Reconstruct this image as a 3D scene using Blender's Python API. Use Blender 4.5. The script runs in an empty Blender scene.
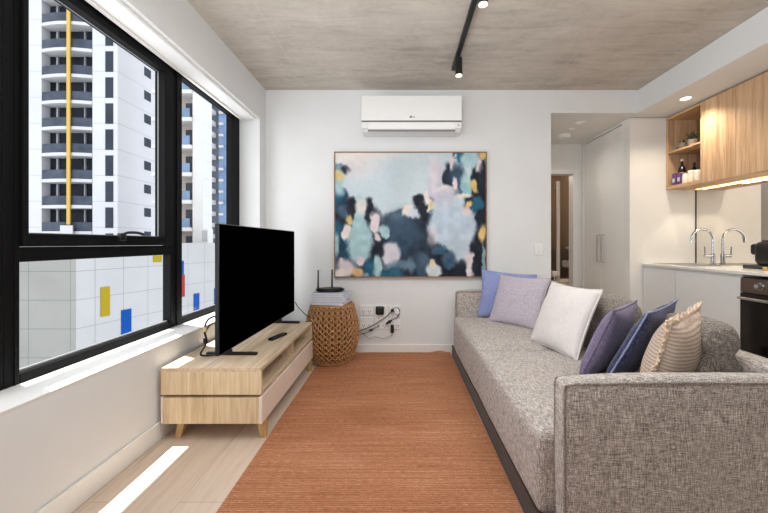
import bpy, bmesh, math, random
import numpy as np
from mathutils import Vector, Matrix, noise as mnoise

random.seed(7)
PI = math.pi
scn = bpy.context.scene
COL = scn.collection

# ------------------------------------------------------------------ camera
F = 348.0          # focal length in pixels of a 768 px wide frame
CX, CY, CZ = 400.0, 243.0, 1.117   # vanishing point and eye height
cam_d = bpy.data.cameras.new('camera')
cam_d.sensor_width = 36.0
cam_d.lens = F / 768.0 * 36.0
cam_d.shift_x = -(CX - 384.0) / 768.0
cam_d.shift_y = -(256.5 - CY) / 768.0
cam_d.clip_end = 500
cam = bpy.data.objects.new('camera', cam_d)
cam.location = (0, 0, CZ)
cam.rotation_euler = (PI / 2, 0, 0)
COL.objects.link(cam)
scn.camera = cam


def at(px, py, Y):
    s = F / Y
    return Vector(((px - CX) / s, Y, CZ - (py - CY) / s))


# ------------------------------------------------------------------ materials
def lin(c):
    return tuple((v / 12.92 if v <= .04045 else ((v + .055) / 1.055) ** 2.4) for v in c)


def rgb(r, g, b):
    return lin((r / 255., g / 255., b / 255.)) + (1.0,)


class NT:
    def __init__(self, name):
        self.m = bpy.data.materials.new(name)
        self.m.use_nodes = True
        self.t = self.m.node_tree
        self.n = self.t.nodes
        self.b = self.n['Principled BSDF']
        self.out = self.n['Material Output']

    def new(self, typ, **kw):
        nd = self.n.new(typ)
        for k, v in kw.items():
            setattr(nd, k, v)
        return nd

    def link(self, a, b):
        self.t.links.new(a, b)

    def coords(self, scale=(1, 1, 1), kind='Object'):
        tc = self.new('ShaderNodeTexCoord')
        mp = self.new('ShaderNodeMapping')
        mp.inputs['Scale'].default_value = scale
        self.link(tc.outputs[kind], mp.inputs['Vector'])
        return mp.outputs['Vector']

    def noise(self, vec, scale=5, detail=4, rough=.6, dist=0):
        nd = self.new('ShaderNodeTexNoise')
        nd.inputs['Scale'].default_value = scale
        nd.inputs['Detail'].default_value = detail
        nd.inputs['Roughness'].default_value = rough
        nd.inputs['Distortion'].default_value = dist
        self.link(vec, nd.inputs['Vector'])
        return nd.outputs['Fac']

    def ramp(self, fac, stops):
        nd = self.new('ShaderNodeValToRGB')
        el = nd.color_ramp.elements
        while len(el) < len(stops):
            el.new(.5)
        for e, (p, c) in zip(el, stops):
            e.position = p
            e.color = c
        self.link(fac, nd.inputs['Fac'])
        return nd.outputs['Color']

    def math(self, op, a, b=None):
        nd = self.new('ShaderNodeMath', operation=op)
        for i, v in enumerate((a, b)):
            if v is None:
                continue
            if isinstance(v, (int, float)):
                nd.inputs[i].default_value = v
            else:
                self.link(v, nd.inputs[i])
        return nd.outputs[0]

    def mix(self, fac, a, b, blend='MIX'):
        nd = self.new('ShaderNodeMix', data_type='RGBA', blend_type=blend)
        for k, v in ((0, fac), (6, a), (7, b)):
            if isinstance(v, (int, float, tuple)):
                nd.inputs[k].default_value = v
            else:
                self.link(v, nd.inputs[k])
        return nd.outputs[2]

    def color(self, c):
        if isinstance(c, tuple):
            self.b.inputs['Base Color'].default_value = c
        else:
            self.link(c, self.b.inputs['Base Color'])

    def bump(self, h, strength=.3, dist=.01):
        nd = self.new('ShaderNodeBump')
        nd.inputs['Strength'].default_value = strength
        nd.inputs['Distance'].default_value = dist
        self.link(h, nd.inputs['Height'])
        self.link(nd.outputs['Normal'], self.b.inputs['Normal'])

    def fin(self, rough=.6, metal=0, spec=.5):
        self.b.inputs['Roughness'].default_value = rough
        self.b.inputs['Metallic'].default_value = metal
        self.b.inputs['Specular IOR Level'].default_value = spec
        return self.m


def shade(c, k):
    return (min(c[0] * k, 1), min(c[1] * k, 1), min(c[2] * k, 1), 1)


def plain(name, c, rough=.5, metal=0, spec=.5, var=.05, scale=30):
    m = NT(name)
    f = m.noise(m.coords(), scale, 3)
    m.color(m.ramp(f, [(.3, shade(c, 1 - var)), (.7, shade(c, 1 + var))]))
    return m.fin(rough, metal, spec)


def paint(name, c, var=.02):
    m = NT(name)
    v = m.coords()
    f = m.noise(v, 3, 3)
    m.color(m.ramp(f, [(.3, shade(c, 1 - var)), (.7, shade(c, 1 + var))]))
    m.bump(m.noise(v, 180, 2), .05, .002)
    return m.fin(.75, 0, .25)


def wood(name, dark, mid, light, axis='Y', rough=.45, sc=1.0):
    m = NT(name)
    st = {'X': (1.2, 22, 22), 'Y': (22, 1.2, 22), 'Z': (22, 22, 1.2)}[axis]
    v = m.coords(tuple(s * sc for s in st))
    f1 = m.noise(v, 1.6, 6, .65, .6)
    v2 = m.coords(tuple(s * sc * 6 for s in st))
    f2 = m.noise(v2, 1.2, 3, .6)
    f = m.math('ADD', m.math('MULTIPLY', f1, .75), m.math('MULTIPLY', f2, .25))
    m.color(m.ramp(f, [(.32, dark), (.5, mid), (.66, light)]))
    m.bump(f2, .08, .002)
    return m.fin(rough, 0, .35)


def fabric(name, dark, mid, light, sc=1.0, bump=.35, patch=.12, spread=.10):
    m = NT(name)
    a = m.noise(m.coords((420 * sc, 420 * sc, 42 * sc)), 1, 2, .6)
    b = m.noise(m.coords((42 * sc, 420 * sc, 420 * sc)), 1, 2, .6)
    c = m.noise(m.coords((420 * sc, 42 * sc, 420 * sc)), 1, 2, .6)
    s = m.math('MULTIPLY', m.math('ADD', m.math('ADD', a, b), c), 1 / 3)
    big = m.noise(m.coords(), 7, 3)
    s2 = m.math('ADD', s, m.math('MULTIPLY', m.math('SUBTRACT', big, .5), patch))
    m.color(m.ramp(s2, [(.5 - spread, dark), (.5, mid), (.5 + spread, light)]))
    m.bump(s, bump, .004)
    m.b.inputs['Sheen Weight'].default_value = .15
    return m.fin(.9, 0, .15)


def emissive(name, c, e):
    m = NT(name)
    f = m.noise(m.coords(), 10, 1)
    col = m.ramp(f, [(0, c), (1, c)])
    m.color(col)
    m.link(col, m.b.inputs['Emission Color'])
    m.b.inputs['Emission Strength'].default_value = e
    return m.fin(.5)


def glass_mat(name, tint=(1, 1, 1, 1), refl=.06):
    m = NT(name)
    tr = m.new('ShaderNodeBsdfTransparent')
    tr.inputs['Color'].default_value = tint
    gl = m.new('ShaderNodeBsdfGlossy')
    gl.inputs['Roughness'].default_value = .02
    lw = m.new('ShaderNodeLayerWeight')
    lw.inputs['Blend'].default_value = .15
    k = m.math('MULTIPLY', lw.outputs['Fresnel'], refl * 4)
    mx = m.new('ShaderNodeMixShader')
    m.link(k, mx.inputs[0])
    m.link(tr.outputs[0], mx.inputs[1])
    m.link(gl.outputs[0], mx.inputs[2])
    m.link(mx.outputs[0], m.out.inputs['Surface'])
    return m.m


def mirror_mat():
    m = NT('mirror_glass')
    f = m.noise(m.coords(), 2, 1)
    m.color(m.ramp(f, [(0, (.86, .83, .79, 1)), (1, (.88, .85, .81, 1))]))
    return m.fin(.015, 1.0)


def concrete():
    m = NT('concrete')
    v = m.coords()
    a = m.noise(v, 1.3, 7, .62, .4)
    b = m.noise(m.coords((1.0, 5, 1)), 2.2, 6, .65, .8)
    c = m.noise(v, 26, 4, .6)
    f = m.math('ADD', m.math('ADD', m.math('MULTIPLY', a, .5), m.math('MULTIPLY', b, .38)), m.math('MULTIPLY', c, .12))
    col = m.ramp(f, [(.34, rgb(158, 150, 141)), (.47, rgb(184, 176, 166)), (.56, rgb(196, 188, 178)), (.68, rgb(212, 205, 196))])
    # formwork joints: one straight line every 1.2 m along Y, one every 2.4 m along X
    sx = m.new('ShaderNodeSeparateXYZ')
    m.link(v, sx.inputs[0])
    jy = m.math('LESS_THAN', m.math('MODULO', m.math('ADD', sx.outputs['Y'], 10.35), 1.2), .012)
    jx = m.math('LESS_THAN', m.math('MODULO', m.math('ADD', sx.outputs['X'], 10.55), 2.4), .012)
    j = m.math('MULTIPLY', m.math('MAXIMUM', jy, jx), .22)
    m.color(m.mix(j, col, rgb(205, 198, 188)))
    m.bump(c, .12, .004)
    return m.fin(.8, 0, .25)


def floor_mat():
    m = NT('oak_floor')
    tc = m.new('ShaderNodeTexCoord')
    mp = m.new('ShaderNodeMapping')
    mp.inputs['Rotation'].default_value = (0, 0, PI / 2)
    m.link(tc.outputs['Object'], mp.inputs['Vector'])
    br = m.new('ShaderNodeTexBrick')
    br.inputs['Scale'].default_value = 1.0
    br.inputs['Brick Width'].default_value = 1.5
    br.inputs['Row Height'].default_value = .19
    br.inputs['Mortar Size'].default_value = .0016
    br.inputs['Color1'].default_value = rgb(210, 190, 172)
    br.inputs['Color2'].default_value = rgb(218, 200, 184)
    br.inputs['Mortar'].default_value = rgb(178, 154, 134)
    m.link(mp.outputs['Vector'], br.inputs['Vector'])
    g = m.noise(m.coords((16, 1.1, 1)), 1.8, 6, .65, .7)
    gr = m.ramp(g, [(.3, (.80, .76, .72, 1)), (.55, (1, 1, 1, 1)), (.75, (1.0, 1.0, 1.0, 1))])
    m.color(m.mix(.75, br.outputs['Color'], gr, 'MULTIPLY'))
    m.bump(g, .04, .002)
    return m.fin(.38, 0, .4)


def rug_mat():
    m = NT('woven_rug')
    a = m.noise(m.coords((34, 330, 1)), 1, 2, .6)
    b = m.noise(m.coords((2.5, 60, 1)), 1, 3, .6)
    c = m.noise(m.coords((150, 150, 1)), 1, 2, .6)
    big = m.noise(m.coords((.8, 2.4, 1)), 1.6, 3)
    wv = m.new('ShaderNodeTexWave', wave_type='BANDS', bands_direction='Y')
    wv.inputs['Scale'].default_value = 28
    wv.inputs['Distortion'].default_value = .8
    wv.inputs['Detail'].default_value = 2
    wv.inputs['Detail Scale'].default_value = 8
    m.link(m.coords((1, 1, 1)), wv.inputs['Vector'])
    f = m.math('ADD', m.math('ADD', m.math('MULTIPLY', a, .38), m.math('MULTIPLY', b, .20)),
               m.math('ADD', m.math('MULTIPLY', big, .14), m.math('ADD', m.math('MULTIPLY', wv.outputs['Fac'], .08), m.math('MULTIPLY', c, .20))))
    m.color(m.ramp(f, [(.34, rgb(112, 66, 44)), (.46, rgb(168, 110, 78)), (.54, rgb(190, 132, 98)), (.66, rgb(226, 182, 148))]))
    h = m.math('ADD', wv.outputs['Fac'], a)
    m.bump(h, .6, .004)
    return m.fin(.92, 0, .1)


M = {}
M['wall'] = paint('wall_paint', rgb(224, 225, 225))
M['wall_warm'] = paint('wall_paint_kitchen', rgb(228, 226, 222))
M['wall_grey'] = paint('wall_paint_grey', rgb(140, 138, 136))
M['white'] = plain('white_lacquer', rgb(236, 236, 234), .35, var=.01)
M['trimwhite'] = plain('white_trim', rgb(232, 231, 228), .45, var=.01)
M['cabinet'] = plain('satin_white_cabinet', rgb(224, 224, 224), .4, var=.01)
M['concrete'] = concrete()
M['floor'] = floor_mat()
M['rug'] = rug_mat()
M['frame'] = plain('black_aluminium', rgb(12, 12, 13), .6, 0, .12, .08)
M['glass'] = glass_mat('window_glass', (.985, .99, .995, 1), .012)
M['gasket'] = plain('grey_gasket', rgb(120, 122, 124), .4, .4)
M['oak'] = wood('pale_oak', rgb(178, 156, 128), rgb(210, 188, 160), rgb(228, 210, 186), 'Y')
M['oak_end'] = wood('pale_oak_end', rgb(186, 160, 122), rgb(222, 198, 160), rgb(238, 218, 186), 'Z', sc=.8)
M['oak_leg'] = wood('leg_oak', rgb(168, 130, 82), rgb(200, 164, 110), rgb(216, 184, 134), 'Z')
M['kitchen_oak'] = wood('kitchen_oak', rgb(166, 132, 100), rgb(202, 166, 130), rgb(222, 190, 156), 'Z', sc=.8)
M['kitchen_oak_h'] = wood('kitchen_oak_board', rgb(160, 126, 90), rgb(200, 162, 122), rgb(218, 186, 148), 'Y')
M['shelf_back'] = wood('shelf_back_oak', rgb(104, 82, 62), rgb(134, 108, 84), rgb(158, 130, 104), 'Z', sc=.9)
M['black'] = plain('black_plastic', rgb(20, 20, 21), .4, 0, .4, .1)
M['screen'] = plain('screen_black', (.0006, .0006, .0007, 1), .6, 0, 0, .02)
M['bezel'] = plain('dark_bezel', rgb(30, 31, 34), .35, .3)
M['darkgrey'] = plain('dark_grey_plastic', rgb(52, 52, 54), .45)
M['midgrey'] = plain('mid_grey_plastic', rgb(128, 128, 130), .45)
M['strip'] = plain('taupe_strip', rgb(118, 110, 106), .4)
M['chrome'] = plain('chrome', rgb(190, 190, 192), .12, 1.0)
M['steel'] = plain('bronze_steel', rgb(120, 108, 98), .35, .9)
M['nickel'] = plain('brushed_nickel', rgb(176, 172, 168), .35, .9)
M['ovenglass'] = plain('oven_glass', rgb(14, 12, 12), .08, 0, .5)
M['stone'] = plain('white_stone', rgb(232, 230, 226), .2, var=.03, scale=60)
M['mirror'] = mirror_mat()
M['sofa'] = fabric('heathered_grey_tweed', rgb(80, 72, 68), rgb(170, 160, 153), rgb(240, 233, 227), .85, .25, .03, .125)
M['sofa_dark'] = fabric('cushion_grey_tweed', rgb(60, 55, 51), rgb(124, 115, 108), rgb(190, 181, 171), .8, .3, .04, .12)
M['piping'] = fabric('tweed_piping', rgb(84, 76, 71), rgb(138, 129, 122), rgb(184, 175, 167))
M['floor_gap_fill'] = fabric('under_sofa_shade', rgb(50, 38, 32), rgb(66, 52, 45), rgb(82, 66, 58), 1.0)  # dark brown that paints the deep shade under the sofa
M['blue'] = fabric('periwinkle_linen', rgb(112, 122, 168), rgb(138, 148, 194), rgb(160, 168, 210), 1.2, .15)
M['lilac'] = fabric('lilac_linen', rgb(156, 146, 158), rgb(182, 172, 184), rgb(206, 198, 206), 1.0, .15, .05)
M['pale'] = fabric('ivory_linen', rgb(204, 196, 194), rgb(220, 213, 210), rgb(232, 226, 223), 1.2, .15)
M['purple'] = fabric('mauve_linen', rgb(88, 80, 104), rgb(118, 108, 134), rgb(146, 136, 160), 1.0, .15, .05)
M['navy'] = fabric('navy_denim', rgb(26, 29, 52), rgb(50, 54, 84), rgb(92, 96, 128), .7, .2, .06, .08)
M['navy_edge'] = fabric('denim_stitch', rgb(100, 108, 150), rgb(140, 148, 184), rgb(176, 182, 210), 1.0, .2)
M['cream_edge'] = fabric('cream_fringe', rgb(206, 180, 156), rgb(226, 202, 178), rgb(240, 222, 202), 1.0, .2)
M['paper'] = plain('white_paper', rgb(226, 226, 232), .7, var=.03)
M['paper2'] = plain('bluish_paper', rgb(196, 200, 218), .7, var=.05)
M['wicker'] = plain('wicker', rgb(178, 132, 86), .5, var=.4, scale=60)
M['wicker_in'] = plain('wicker_inner', rgb(120, 84, 52), .75, var=.3, scale=35)
M['bulb'] = emissive('warm_lens', rgb(255, 240, 214), 6)
M['led'] = emissive('warm_led', rgb(255, 214, 150), 5)
M['fr_wood'] = wood('frame_oak', rgb(110, 78, 50), rgb(142, 104, 70), rgb(170, 130, 92), 'X')
M['bath_up'] = paint('bath_beige', rgb(150, 126, 106))
M['bath_low'] = plain('bath_tile', rgb(116, 102, 92), .35)
M['ceramic'] = plain('ceramic', rgb(232, 224, 216), .2, var=.01)
M['leaf'] = plain('leaf_green', rgb(64, 78, 48), .6, var=.3)
M['soil'] = plain('pot_grey', rgb(128, 116, 106), .6, var=.1)
M['bottle'] = plain('dark_bottle', rgb(34, 26, 26), .15, 0, .5)
M['gold'] = plain('gold_label', rgb(206, 170, 96), .4, .3)
M['violet'] = plain('violet_packet', rgb(96, 58, 118), .4, var=.2)
M['jar'] = plain('jar_cream', rgb(232, 214, 194), .4, var=.05)
M['cablew'] = plain('white_cable', rgb(206, 204, 200), .5)
M['tan'] = plain('tan_plug', rgb(190, 170, 130), .5)
M['drawer'] = plain('matt_white_drawer', rgb(238, 222, 210), .5, var=.01)


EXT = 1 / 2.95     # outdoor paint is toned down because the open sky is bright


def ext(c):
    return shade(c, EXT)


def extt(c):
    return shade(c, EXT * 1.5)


def tower_wall(name, c, jc, w=4.0, h=2.99, off=0.):
    m = NT(name)
    v = m.coords()
    sx = m.new('ShaderNodeSeparateXYZ')
    m.link(v, sx.inputs[0])
    jz = m.math('LESS_THAN', m.math('MODULO', m.math('ADD', sx.outputs['Z'], 300 * h + off), h), .07)
    n = m.noise(v, .25, 3)
    base = m.ramp(n, [(.3, shade(c, .96)), (.7, shade(c, 1.03))])
    m.color(m.mix(jz, base, jc))
    return m.fin(.8, 0, .2)


M['tw1'] = tower_wall('tower_white', extt(rgb(226, 227, 232)), extt(rgb(196, 198, 204)))
M['tw1s'] = tower_wall('tower_slab_white', extt(rgb(224, 225, 228)), extt(rgb(224, 225, 228)))
M['tw_dark'] = plain('tower_dark_glass', extt(rgb(44, 48, 58)), .6, 0, .08, .35, .6)
M['tw_slot'] = plain('tower_slot_glass', extt(rgb(58, 66, 78)), .6, 0, .1, .2, .4)
M['tw_bal'] = plain('balustrade_glass', extt(rgb(78, 86, 100)), .6, 0, .12, .3, .8)
M['tw_yellow'] = plain('yellow_fin', extt(rgb(222, 178, 64)), .5, var=.05)
M['tw2'] = plain('tower_cream', extt(rgb(230, 228, 226)), .8, var=.03, scale=.3)
M['tw2b'] = plain('tower_soffit', extt(rgb(196, 184, 174)), .8, var=.05, scale=.3)
M['tw2g'] = plain('tower_blue_glass', extt(rgb(132, 158, 190)), .6, 0, .1, var=.2, scale=.5)
M['tw3'] = plain('tower_slate', extt(rgb(84, 94, 112)), .6, var=.35, scale=.25)
M['tw3g'] = plain('tower_sky_glass', extt(rgb(136, 164, 198)), .6, 0, .1, var=.2, scale=.3)


def podium_mat():
    m = NT('podium_panel')
    v = m.coords()
    sx = m.new('ShaderNodeSeparateXYZ')
    m.link(v, sx.inputs[0])
    jz = m.math('LESS_THAN', m.math('MODULO', m.math('ADD', sx.outputs['Z'], 120.88), 1.2), .03)
    jx = m.math('LESS_THAN', m.math('MODULO', m.math('ADD', sx.outputs['X'], 175 + 15.25 + .0), 1.75), .03)
    jy = m.math('LESS_THAN', m.math('MODULO', m.math('ADD', sx.outputs['Y'], 100), 1.2), .03)
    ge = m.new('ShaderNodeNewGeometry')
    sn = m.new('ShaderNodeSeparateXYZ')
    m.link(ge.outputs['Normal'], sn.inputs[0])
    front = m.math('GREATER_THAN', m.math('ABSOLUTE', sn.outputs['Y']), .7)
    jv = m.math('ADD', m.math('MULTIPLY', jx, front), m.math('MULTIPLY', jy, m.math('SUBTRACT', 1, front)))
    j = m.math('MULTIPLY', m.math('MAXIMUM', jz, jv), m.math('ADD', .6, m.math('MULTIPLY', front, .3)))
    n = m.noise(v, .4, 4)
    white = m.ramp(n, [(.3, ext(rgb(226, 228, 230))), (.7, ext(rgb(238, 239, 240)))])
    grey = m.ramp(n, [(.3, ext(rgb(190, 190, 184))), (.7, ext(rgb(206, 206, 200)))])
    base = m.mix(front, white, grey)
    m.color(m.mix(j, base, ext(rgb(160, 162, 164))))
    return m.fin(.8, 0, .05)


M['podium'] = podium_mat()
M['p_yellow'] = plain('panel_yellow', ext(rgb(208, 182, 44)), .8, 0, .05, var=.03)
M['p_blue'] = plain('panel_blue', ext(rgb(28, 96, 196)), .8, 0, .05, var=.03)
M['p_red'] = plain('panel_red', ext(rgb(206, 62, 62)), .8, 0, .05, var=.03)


def cream_stripe():
    m = NT('cream_stripe_linen')
    wv = m.new('ShaderNodeTexWave', wave_type='BANDS', bands_direction='Y')
    wv.inputs['Scale'].default_value = 20
    wv.inputs['Distortion'].default_value = 2.0
    wv.inputs['Detail'].default_value = 3
    m.link(m.coords(), wv.inputs['Vector'])
    a = m.noise(m.coords((40, 420, 420)), 1, 3, .7)
    f = m.math('ADD', m.math('MULTIPLY', wv.outputs['Fac'], .26), m.math('MULTIPLY', a, .74))
    m.color(m.ramp(f, [(.3, rgb(158, 140, 130)), (.5, rgb(196, 176, 160)), (.7, rgb(224, 206, 188))]))
    m.bump(a, .15, .004)
    return m.fin(.9, 0, .15)


M['cream'] = cream_stripe()


# ------------------------------------------------------------------ mesh helpers
def box(bm, x0, x1, y0, y1, z0, z1, bev=0., seg=2, mat=None):
    co = [(x0, y0, z0), (x1, y0, z0), (x1, y1, z0), (x0, y1, z0), (x0, y0, z1), (x1, y0, z1), (x1, y1, z1), (x0, y1, z1)]
    vs = [bm.verts.new(c if mat is None else mat @ Vector(c)) for c in co]
    fs = [bm.faces.new([vs[i] for i in f]) for f in
          ((3, 2, 1, 0), (4, 5, 6, 7), (0, 1, 5, 4), (1, 2, 6, 5), (2, 3, 7, 6), (3, 0, 4, 7))]
    if bev > 0:
        es = list({e for f in fs for e in f.edges})
        bmesh.ops.bevel(bm, geom=es, offset=bev, segments=seg, profile=.5, affect='EDGES')
    return bm


def B(*a, **k):
    bm = bmesh.new()
    return box(bm, *a, **k)


def axis_samples(a, b, r, n, k=5):
    r = min(r, (b - a) * .499)
    s = [a + r * (1 - math.cos(i / k * PI / 2)) for i in range(k)]
    mid = [a + r + (b - a - 2 * r) * i / n for i in range(n + 1)]
    e = [b - r * (1 - math.cos(i / k * PI / 2)) for i in range(k - 1, -1, -1)]
    return s + mid + e


def softbox(bm, x0, x1, y0, y1, z0, z1, r=.04, bulge=(0, 0, 0), n=8, wr=0., seed=0.):
    """a cushion-like box: rounded edges, faces that belly out, a little wrinkling"""
    lo, hi = Vector((x0, y0, z0)), Vector((x1, y1, z1))
    ax = [axis_samples(lo[i], hi[i], r, n) for i in range(3)]
    c, h = (lo + hi) / 2, (hi - lo) / 2
    cache = {}

    def vert(p):
        key = tuple(round(v, 6) for v in p)
        if key in cache:
            return cache[key]
        q = Vector([min(max(p[i], lo[i] + min(r, h[i])), hi[i] - min(r, h[i])) for i in range(3)])
        d = p - q
        if d.length > 1e-9:
            o = q + d.normalized() * r
        else:
            o = p.copy()
        u = [(o[i] - c[i]) / h[i] for i in range(3)]
        for i in range(3):
            j, k2 = (i + 1) % 3, (i + 2) % 3
            o[i] += bulge[i] * max(-1, min(1, u[i])) * (1 - min(1, abs(u[j])) ** 4) * (1 - min(1, abs(u[k2])) ** 4)
        if wr:
            nv = mnoise.noise_vector(o * 6 + Vector((seed, seed * 2, 0)))
            o += nv * wr
        cache[key] = bm.verts.new(o)
        return cache[key]
    for i in range(3):
        j, k2 = (i + 1) % 3, (i + 2) % 3
        for side in (0, 1):
            A, Bx = ax[j], ax[k2]
            for a in range(len(A) - 1):
                for b in range(len(Bx) - 1):
                    pts = []
                    for (aa, bb) in ((a, b), (a + 1, b), (a + 1, b + 1), (a, b + 1)):
                        p = Vector((0, 0, 0))
                        p[i] = hi[i] if side else lo[i]
                        p[j], p[k2] = A[aa], Bx[bb]
                        pts.append(vert(p))
                    if not side:
                        pts.reverse()
                    if len(set(pts)) == 4:
                        try:
                            bm.faces.new(pts)
                        except ValueError:
                            pass
    return bm


def smoothpath(pts, sub=6, closed=False):
    P = [Vector(p) for p in pts]
    n = len(P)
    out = []
    rng = range(n) if closed else range(n - 1)
    for i in rng:
        p0 = P[(i - 1) % n] if (closed or i > 0) else P[0]
        p1, p2 = P[i], P[(i + 1) % n]
        p3 = P[(i + 2) % n] if (closed or i + 2 < n) else P[-1]
        for k in range(sub):
            t = k / sub
            out.append(.5 * ((2 * p1) + (p2 - p0) * t + (2 * p0 - 5 * p1 + 4 * p2 - p3) * t * t + (3 * p1 - p0 - 3 * p2 + p3) * t ** 3))
    if not closed:
        out.append(P[-1])
    return out


def tube(bm, pts, r, seg=8, closed=False, sub=0, cap=True):
    if sub:
        pts = smoothpath(pts, sub, closed)
    pts = [Vector(p) for p in pts]
    n = len(pts)
    if isinstance(r, (list, tuple)) and len(r) != n:
        r = [float(v) for v in np.interp(np.linspace(0, 1, n), np.linspace(0, 1, len(r)), r)]
    rings = []
    up = None
    for i, p in enumerate(pts):
        a = pts[(i - 1) % n] if (closed or i > 0) else p
        b = pts[(i + 1) % n] if (closed or i < n - 1) else p
        t = (b - a).normalized()
        if up is None:
            up = Vector((0, 0, 1)) if abs(t.z) < .9 else Vector((1, 0, 0))
        u = (up - t * up.dot(t))
        if u.length < 1e-5:
            u = t.orthogonal()
        u.normalize()
        up = u
        v = t.cross(u)
        rr = r[i] if isinstance(r, (list, tuple)) else r
        rings.append([bm.verts.new(p + (u * math.cos(2 * PI * k / seg) + v * math.sin(2 * PI * k / seg)) * rr) for k in range(seg)])
    m = n if closed else n - 1
    for i in range(m):
        A, Bq = rings[i], rings[(i + 1) % n]
        for k in range(seg):
            bm.faces.new((A[k], A[(k + 1) % seg], Bq[(k + 1) % seg], Bq[k]))
    if not closed and cap:
        bm.faces.new(list(reversed(rings[0])))
        bm.faces.new(rings[-1])
    return bm


def lathe(bm, prof, c=(0, 0, 0), seg=24, axis='Z'):
    c = Vector(c)
    rings = []
    for r, z in prof:
        if r < 1e-6:
            p = {'Z': Vector((0, 0, z)), 'X': Vector((z, 0, 0)), 'Y': Vector((0, z, 0))}[axis]
            rings.append([bm.verts.new(c + p)])
        else:
            ring = []
            for k in range(seg):
                a = 2 * PI * k / seg
                ca, sa = r * math.cos(a), r * math.sin(a)
                p = {'Z': Vector((ca, sa, z)), 'X': Vector((z, ca, sa)), 'Y': Vector((sa, z, ca))}[axis]
                ring.append(bm.verts.new(c + p))
            rings.append(ring)
    for A, Bq in zip(rings[:-1], rings[1:]):
        for k in range(seg):
            k2 = (k + 1) % seg
            if len(A) == 1 and len(Bq) == 1:
                continue
            if len(A) == 1:
                bm.faces.new((A[0], Bq[k2], Bq[k]))
            elif len(Bq) == 1:
                bm.faces.new((A[k], A[k2], Bq[0]))
            else:
                bm.faces.new((A[k], A[k2], Bq[k2], Bq[k]))
    return bm


def prism(bm, pts, d, axis='Y', c=(0, 0, 0)):
    """extrude a closed 2-D outline; pts are (a, b) in the two other axes in order"""
    c = Vector(c)

    def P(a, b, t):
        return c + {'Y': Vector((a, t, b)), 'X': Vector((t, a, b)), 'Z': Vector((a, b, t))}[axis]
    A = [bm.verts.new(P(a, b, d[0])) for a, b in pts]
    Bq = [bm.verts.new(P(a, b, d[1])) for a, b in pts]
    bm.faces.new(A)
    bm.faces.new(list(reversed(Bq)))
    n = len(pts)
    for i in range(n):
        bm.faces.new((A[i], Bq[i], Bq[(i + 1) % n], A[(i + 1) % n]))
    return bm


def obj(name, bm, mat, parent=None, smooth=False, local=False, ang=40):
    bmesh.ops.recalc_face_normals(bm, faces=bm.faces)
    if parent is not None and not local:
        off = Vector((0, 0, 0))
        p = parent
        while p is not None:
            off += p.location
            p = p.parent
        bmesh.ops.translate(bm, verts=bm.verts, vec=-off)
    if smooth:
        for f in bm.faces:
            f.smooth = True
        for e in bm.edges:
            if len(e.link_faces) == 2 and e.calc_face_angle(0) > math.radians(ang):
                e.smooth = False
    me = bpy.data.meshes.new(name)
    bm.to_mesh(me)
    bm.free()
    me.materials.append(M[mat] if isinstance(mat, str) else mat)
    o = bpy.data.objects.new(name, me)
    COL.objects.link(o)
    if parent is not None:
        o.parent = parent
    return o


def tag(o, label, cat, group=None, kind=None):
    o['label'] = label
    o['category'] = cat
    if group:
        o['group'] = group
    if kind:
        o['kind'] = kind
    return o


def thing(name, label, cat, loc=(0, 0, 0), group=None, rot=None):
    o = bpy.data.objects.new(name, None)
    o.empty_display_size = .1
    COL.objects.link(o)
    o.location = loc
    if rot is not None:
        o.rotation_euler = rot
    return tag(o, label, cat, group)


def struct(name, bm, mat, label, cat, parent=None, smooth=False):
    o = obj(name, bm, mat, parent, smooth)
    if parent is None:
        tag(o, label, cat, kind='structure')
    return o


# ------------------------------------------------------------------ room shell
XL, YB, H = -1.37, 3.55, 2.678      # left wall, back wall, slab height
YR = -1.6                           # where the modelled part of the room stops behind the camera
XK = 3.13                           # kitchen side wall
ZK = 2.444                          # underside of the bulkhead
XB = 2.43                           # bulkhead face and wardrobe plane
YE = 3.68                           # kitchen end wall
XH = 1.54                           # hall opening, left jamb
YH = 4.665                          # far wall of the hall

struct('floor', B(-1.75, XK + .1, YR, 6.6, -.1, 0), 'floor', 'pale oak board floor running under rug and sofa', 'floor')
struct('ceiling', B(-1.75, XB, YR, YB + .12, H, H + .2), 'concrete', 'raw grey concrete slab ceiling', 'ceiling')
bm = B(XB, XK + .1, YR, YE + .1, ZK, H + .2)
box(bm, XH, XB, YB, YB + .12, ZK, H + .2)
struct('ceiling_bulkhead', bm, 'wall', 'white dropped ceiling over kitchen and hall opening', 'ceiling')
struct('ceiling_hall', B(XH - .1, XK + .1, YB + .12, 6.6, ZK, ZK + .1), 'wall_warm', 'low white ceiling inside the hallway', 'ceiling')

# left wall: below the sill, above the head, and the two piers
SILL, HEAD, XO = .533, 2.334, -1.635
Y0W, Y1W = .45, 3.40
bm = B(XO, XL, YR, YB + .12, 0, SILL)
box(bm, XO, XL, YR, YB + .12, HEAD, H)
box(bm, XO, XL, YR, Y0W, SILL, HEAD)
box(bm, XO, XL, Y1W, YB + .12, SILL, HEAD)
struct('wall_left', bm, 'wall', 'white wall around the long window strip', 'wall')
struct('window_sill', B(-1.58, XL + .004, Y0W, Y1W, SILL - .004, SILL + .004, bev=.002), 'trimwhite', 'white painted sill board under the windows', 'sill')
struct('wall_back', B(XL - .02, XH, YB, YB + .12, 0, H), 'wall', 'white end wall carrying painting and air conditioner', 'wall')
struct('wall_right', B(XK, XK + .1, YR, YE + .1, 0, H), 'wall_warm', 'white wall behind the kitchen run', 'wall')
bm = B(XB, XK + .1, YE, YE + .1, 0, ZK + .02)
struct('wall_kitchen', bm, 'wall_warm', 'white wall at the far end of kitchen bench', 'wall')
bm = B(XH - .12, XH, YB + .12, YH, 0, ZK + .02)
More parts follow.
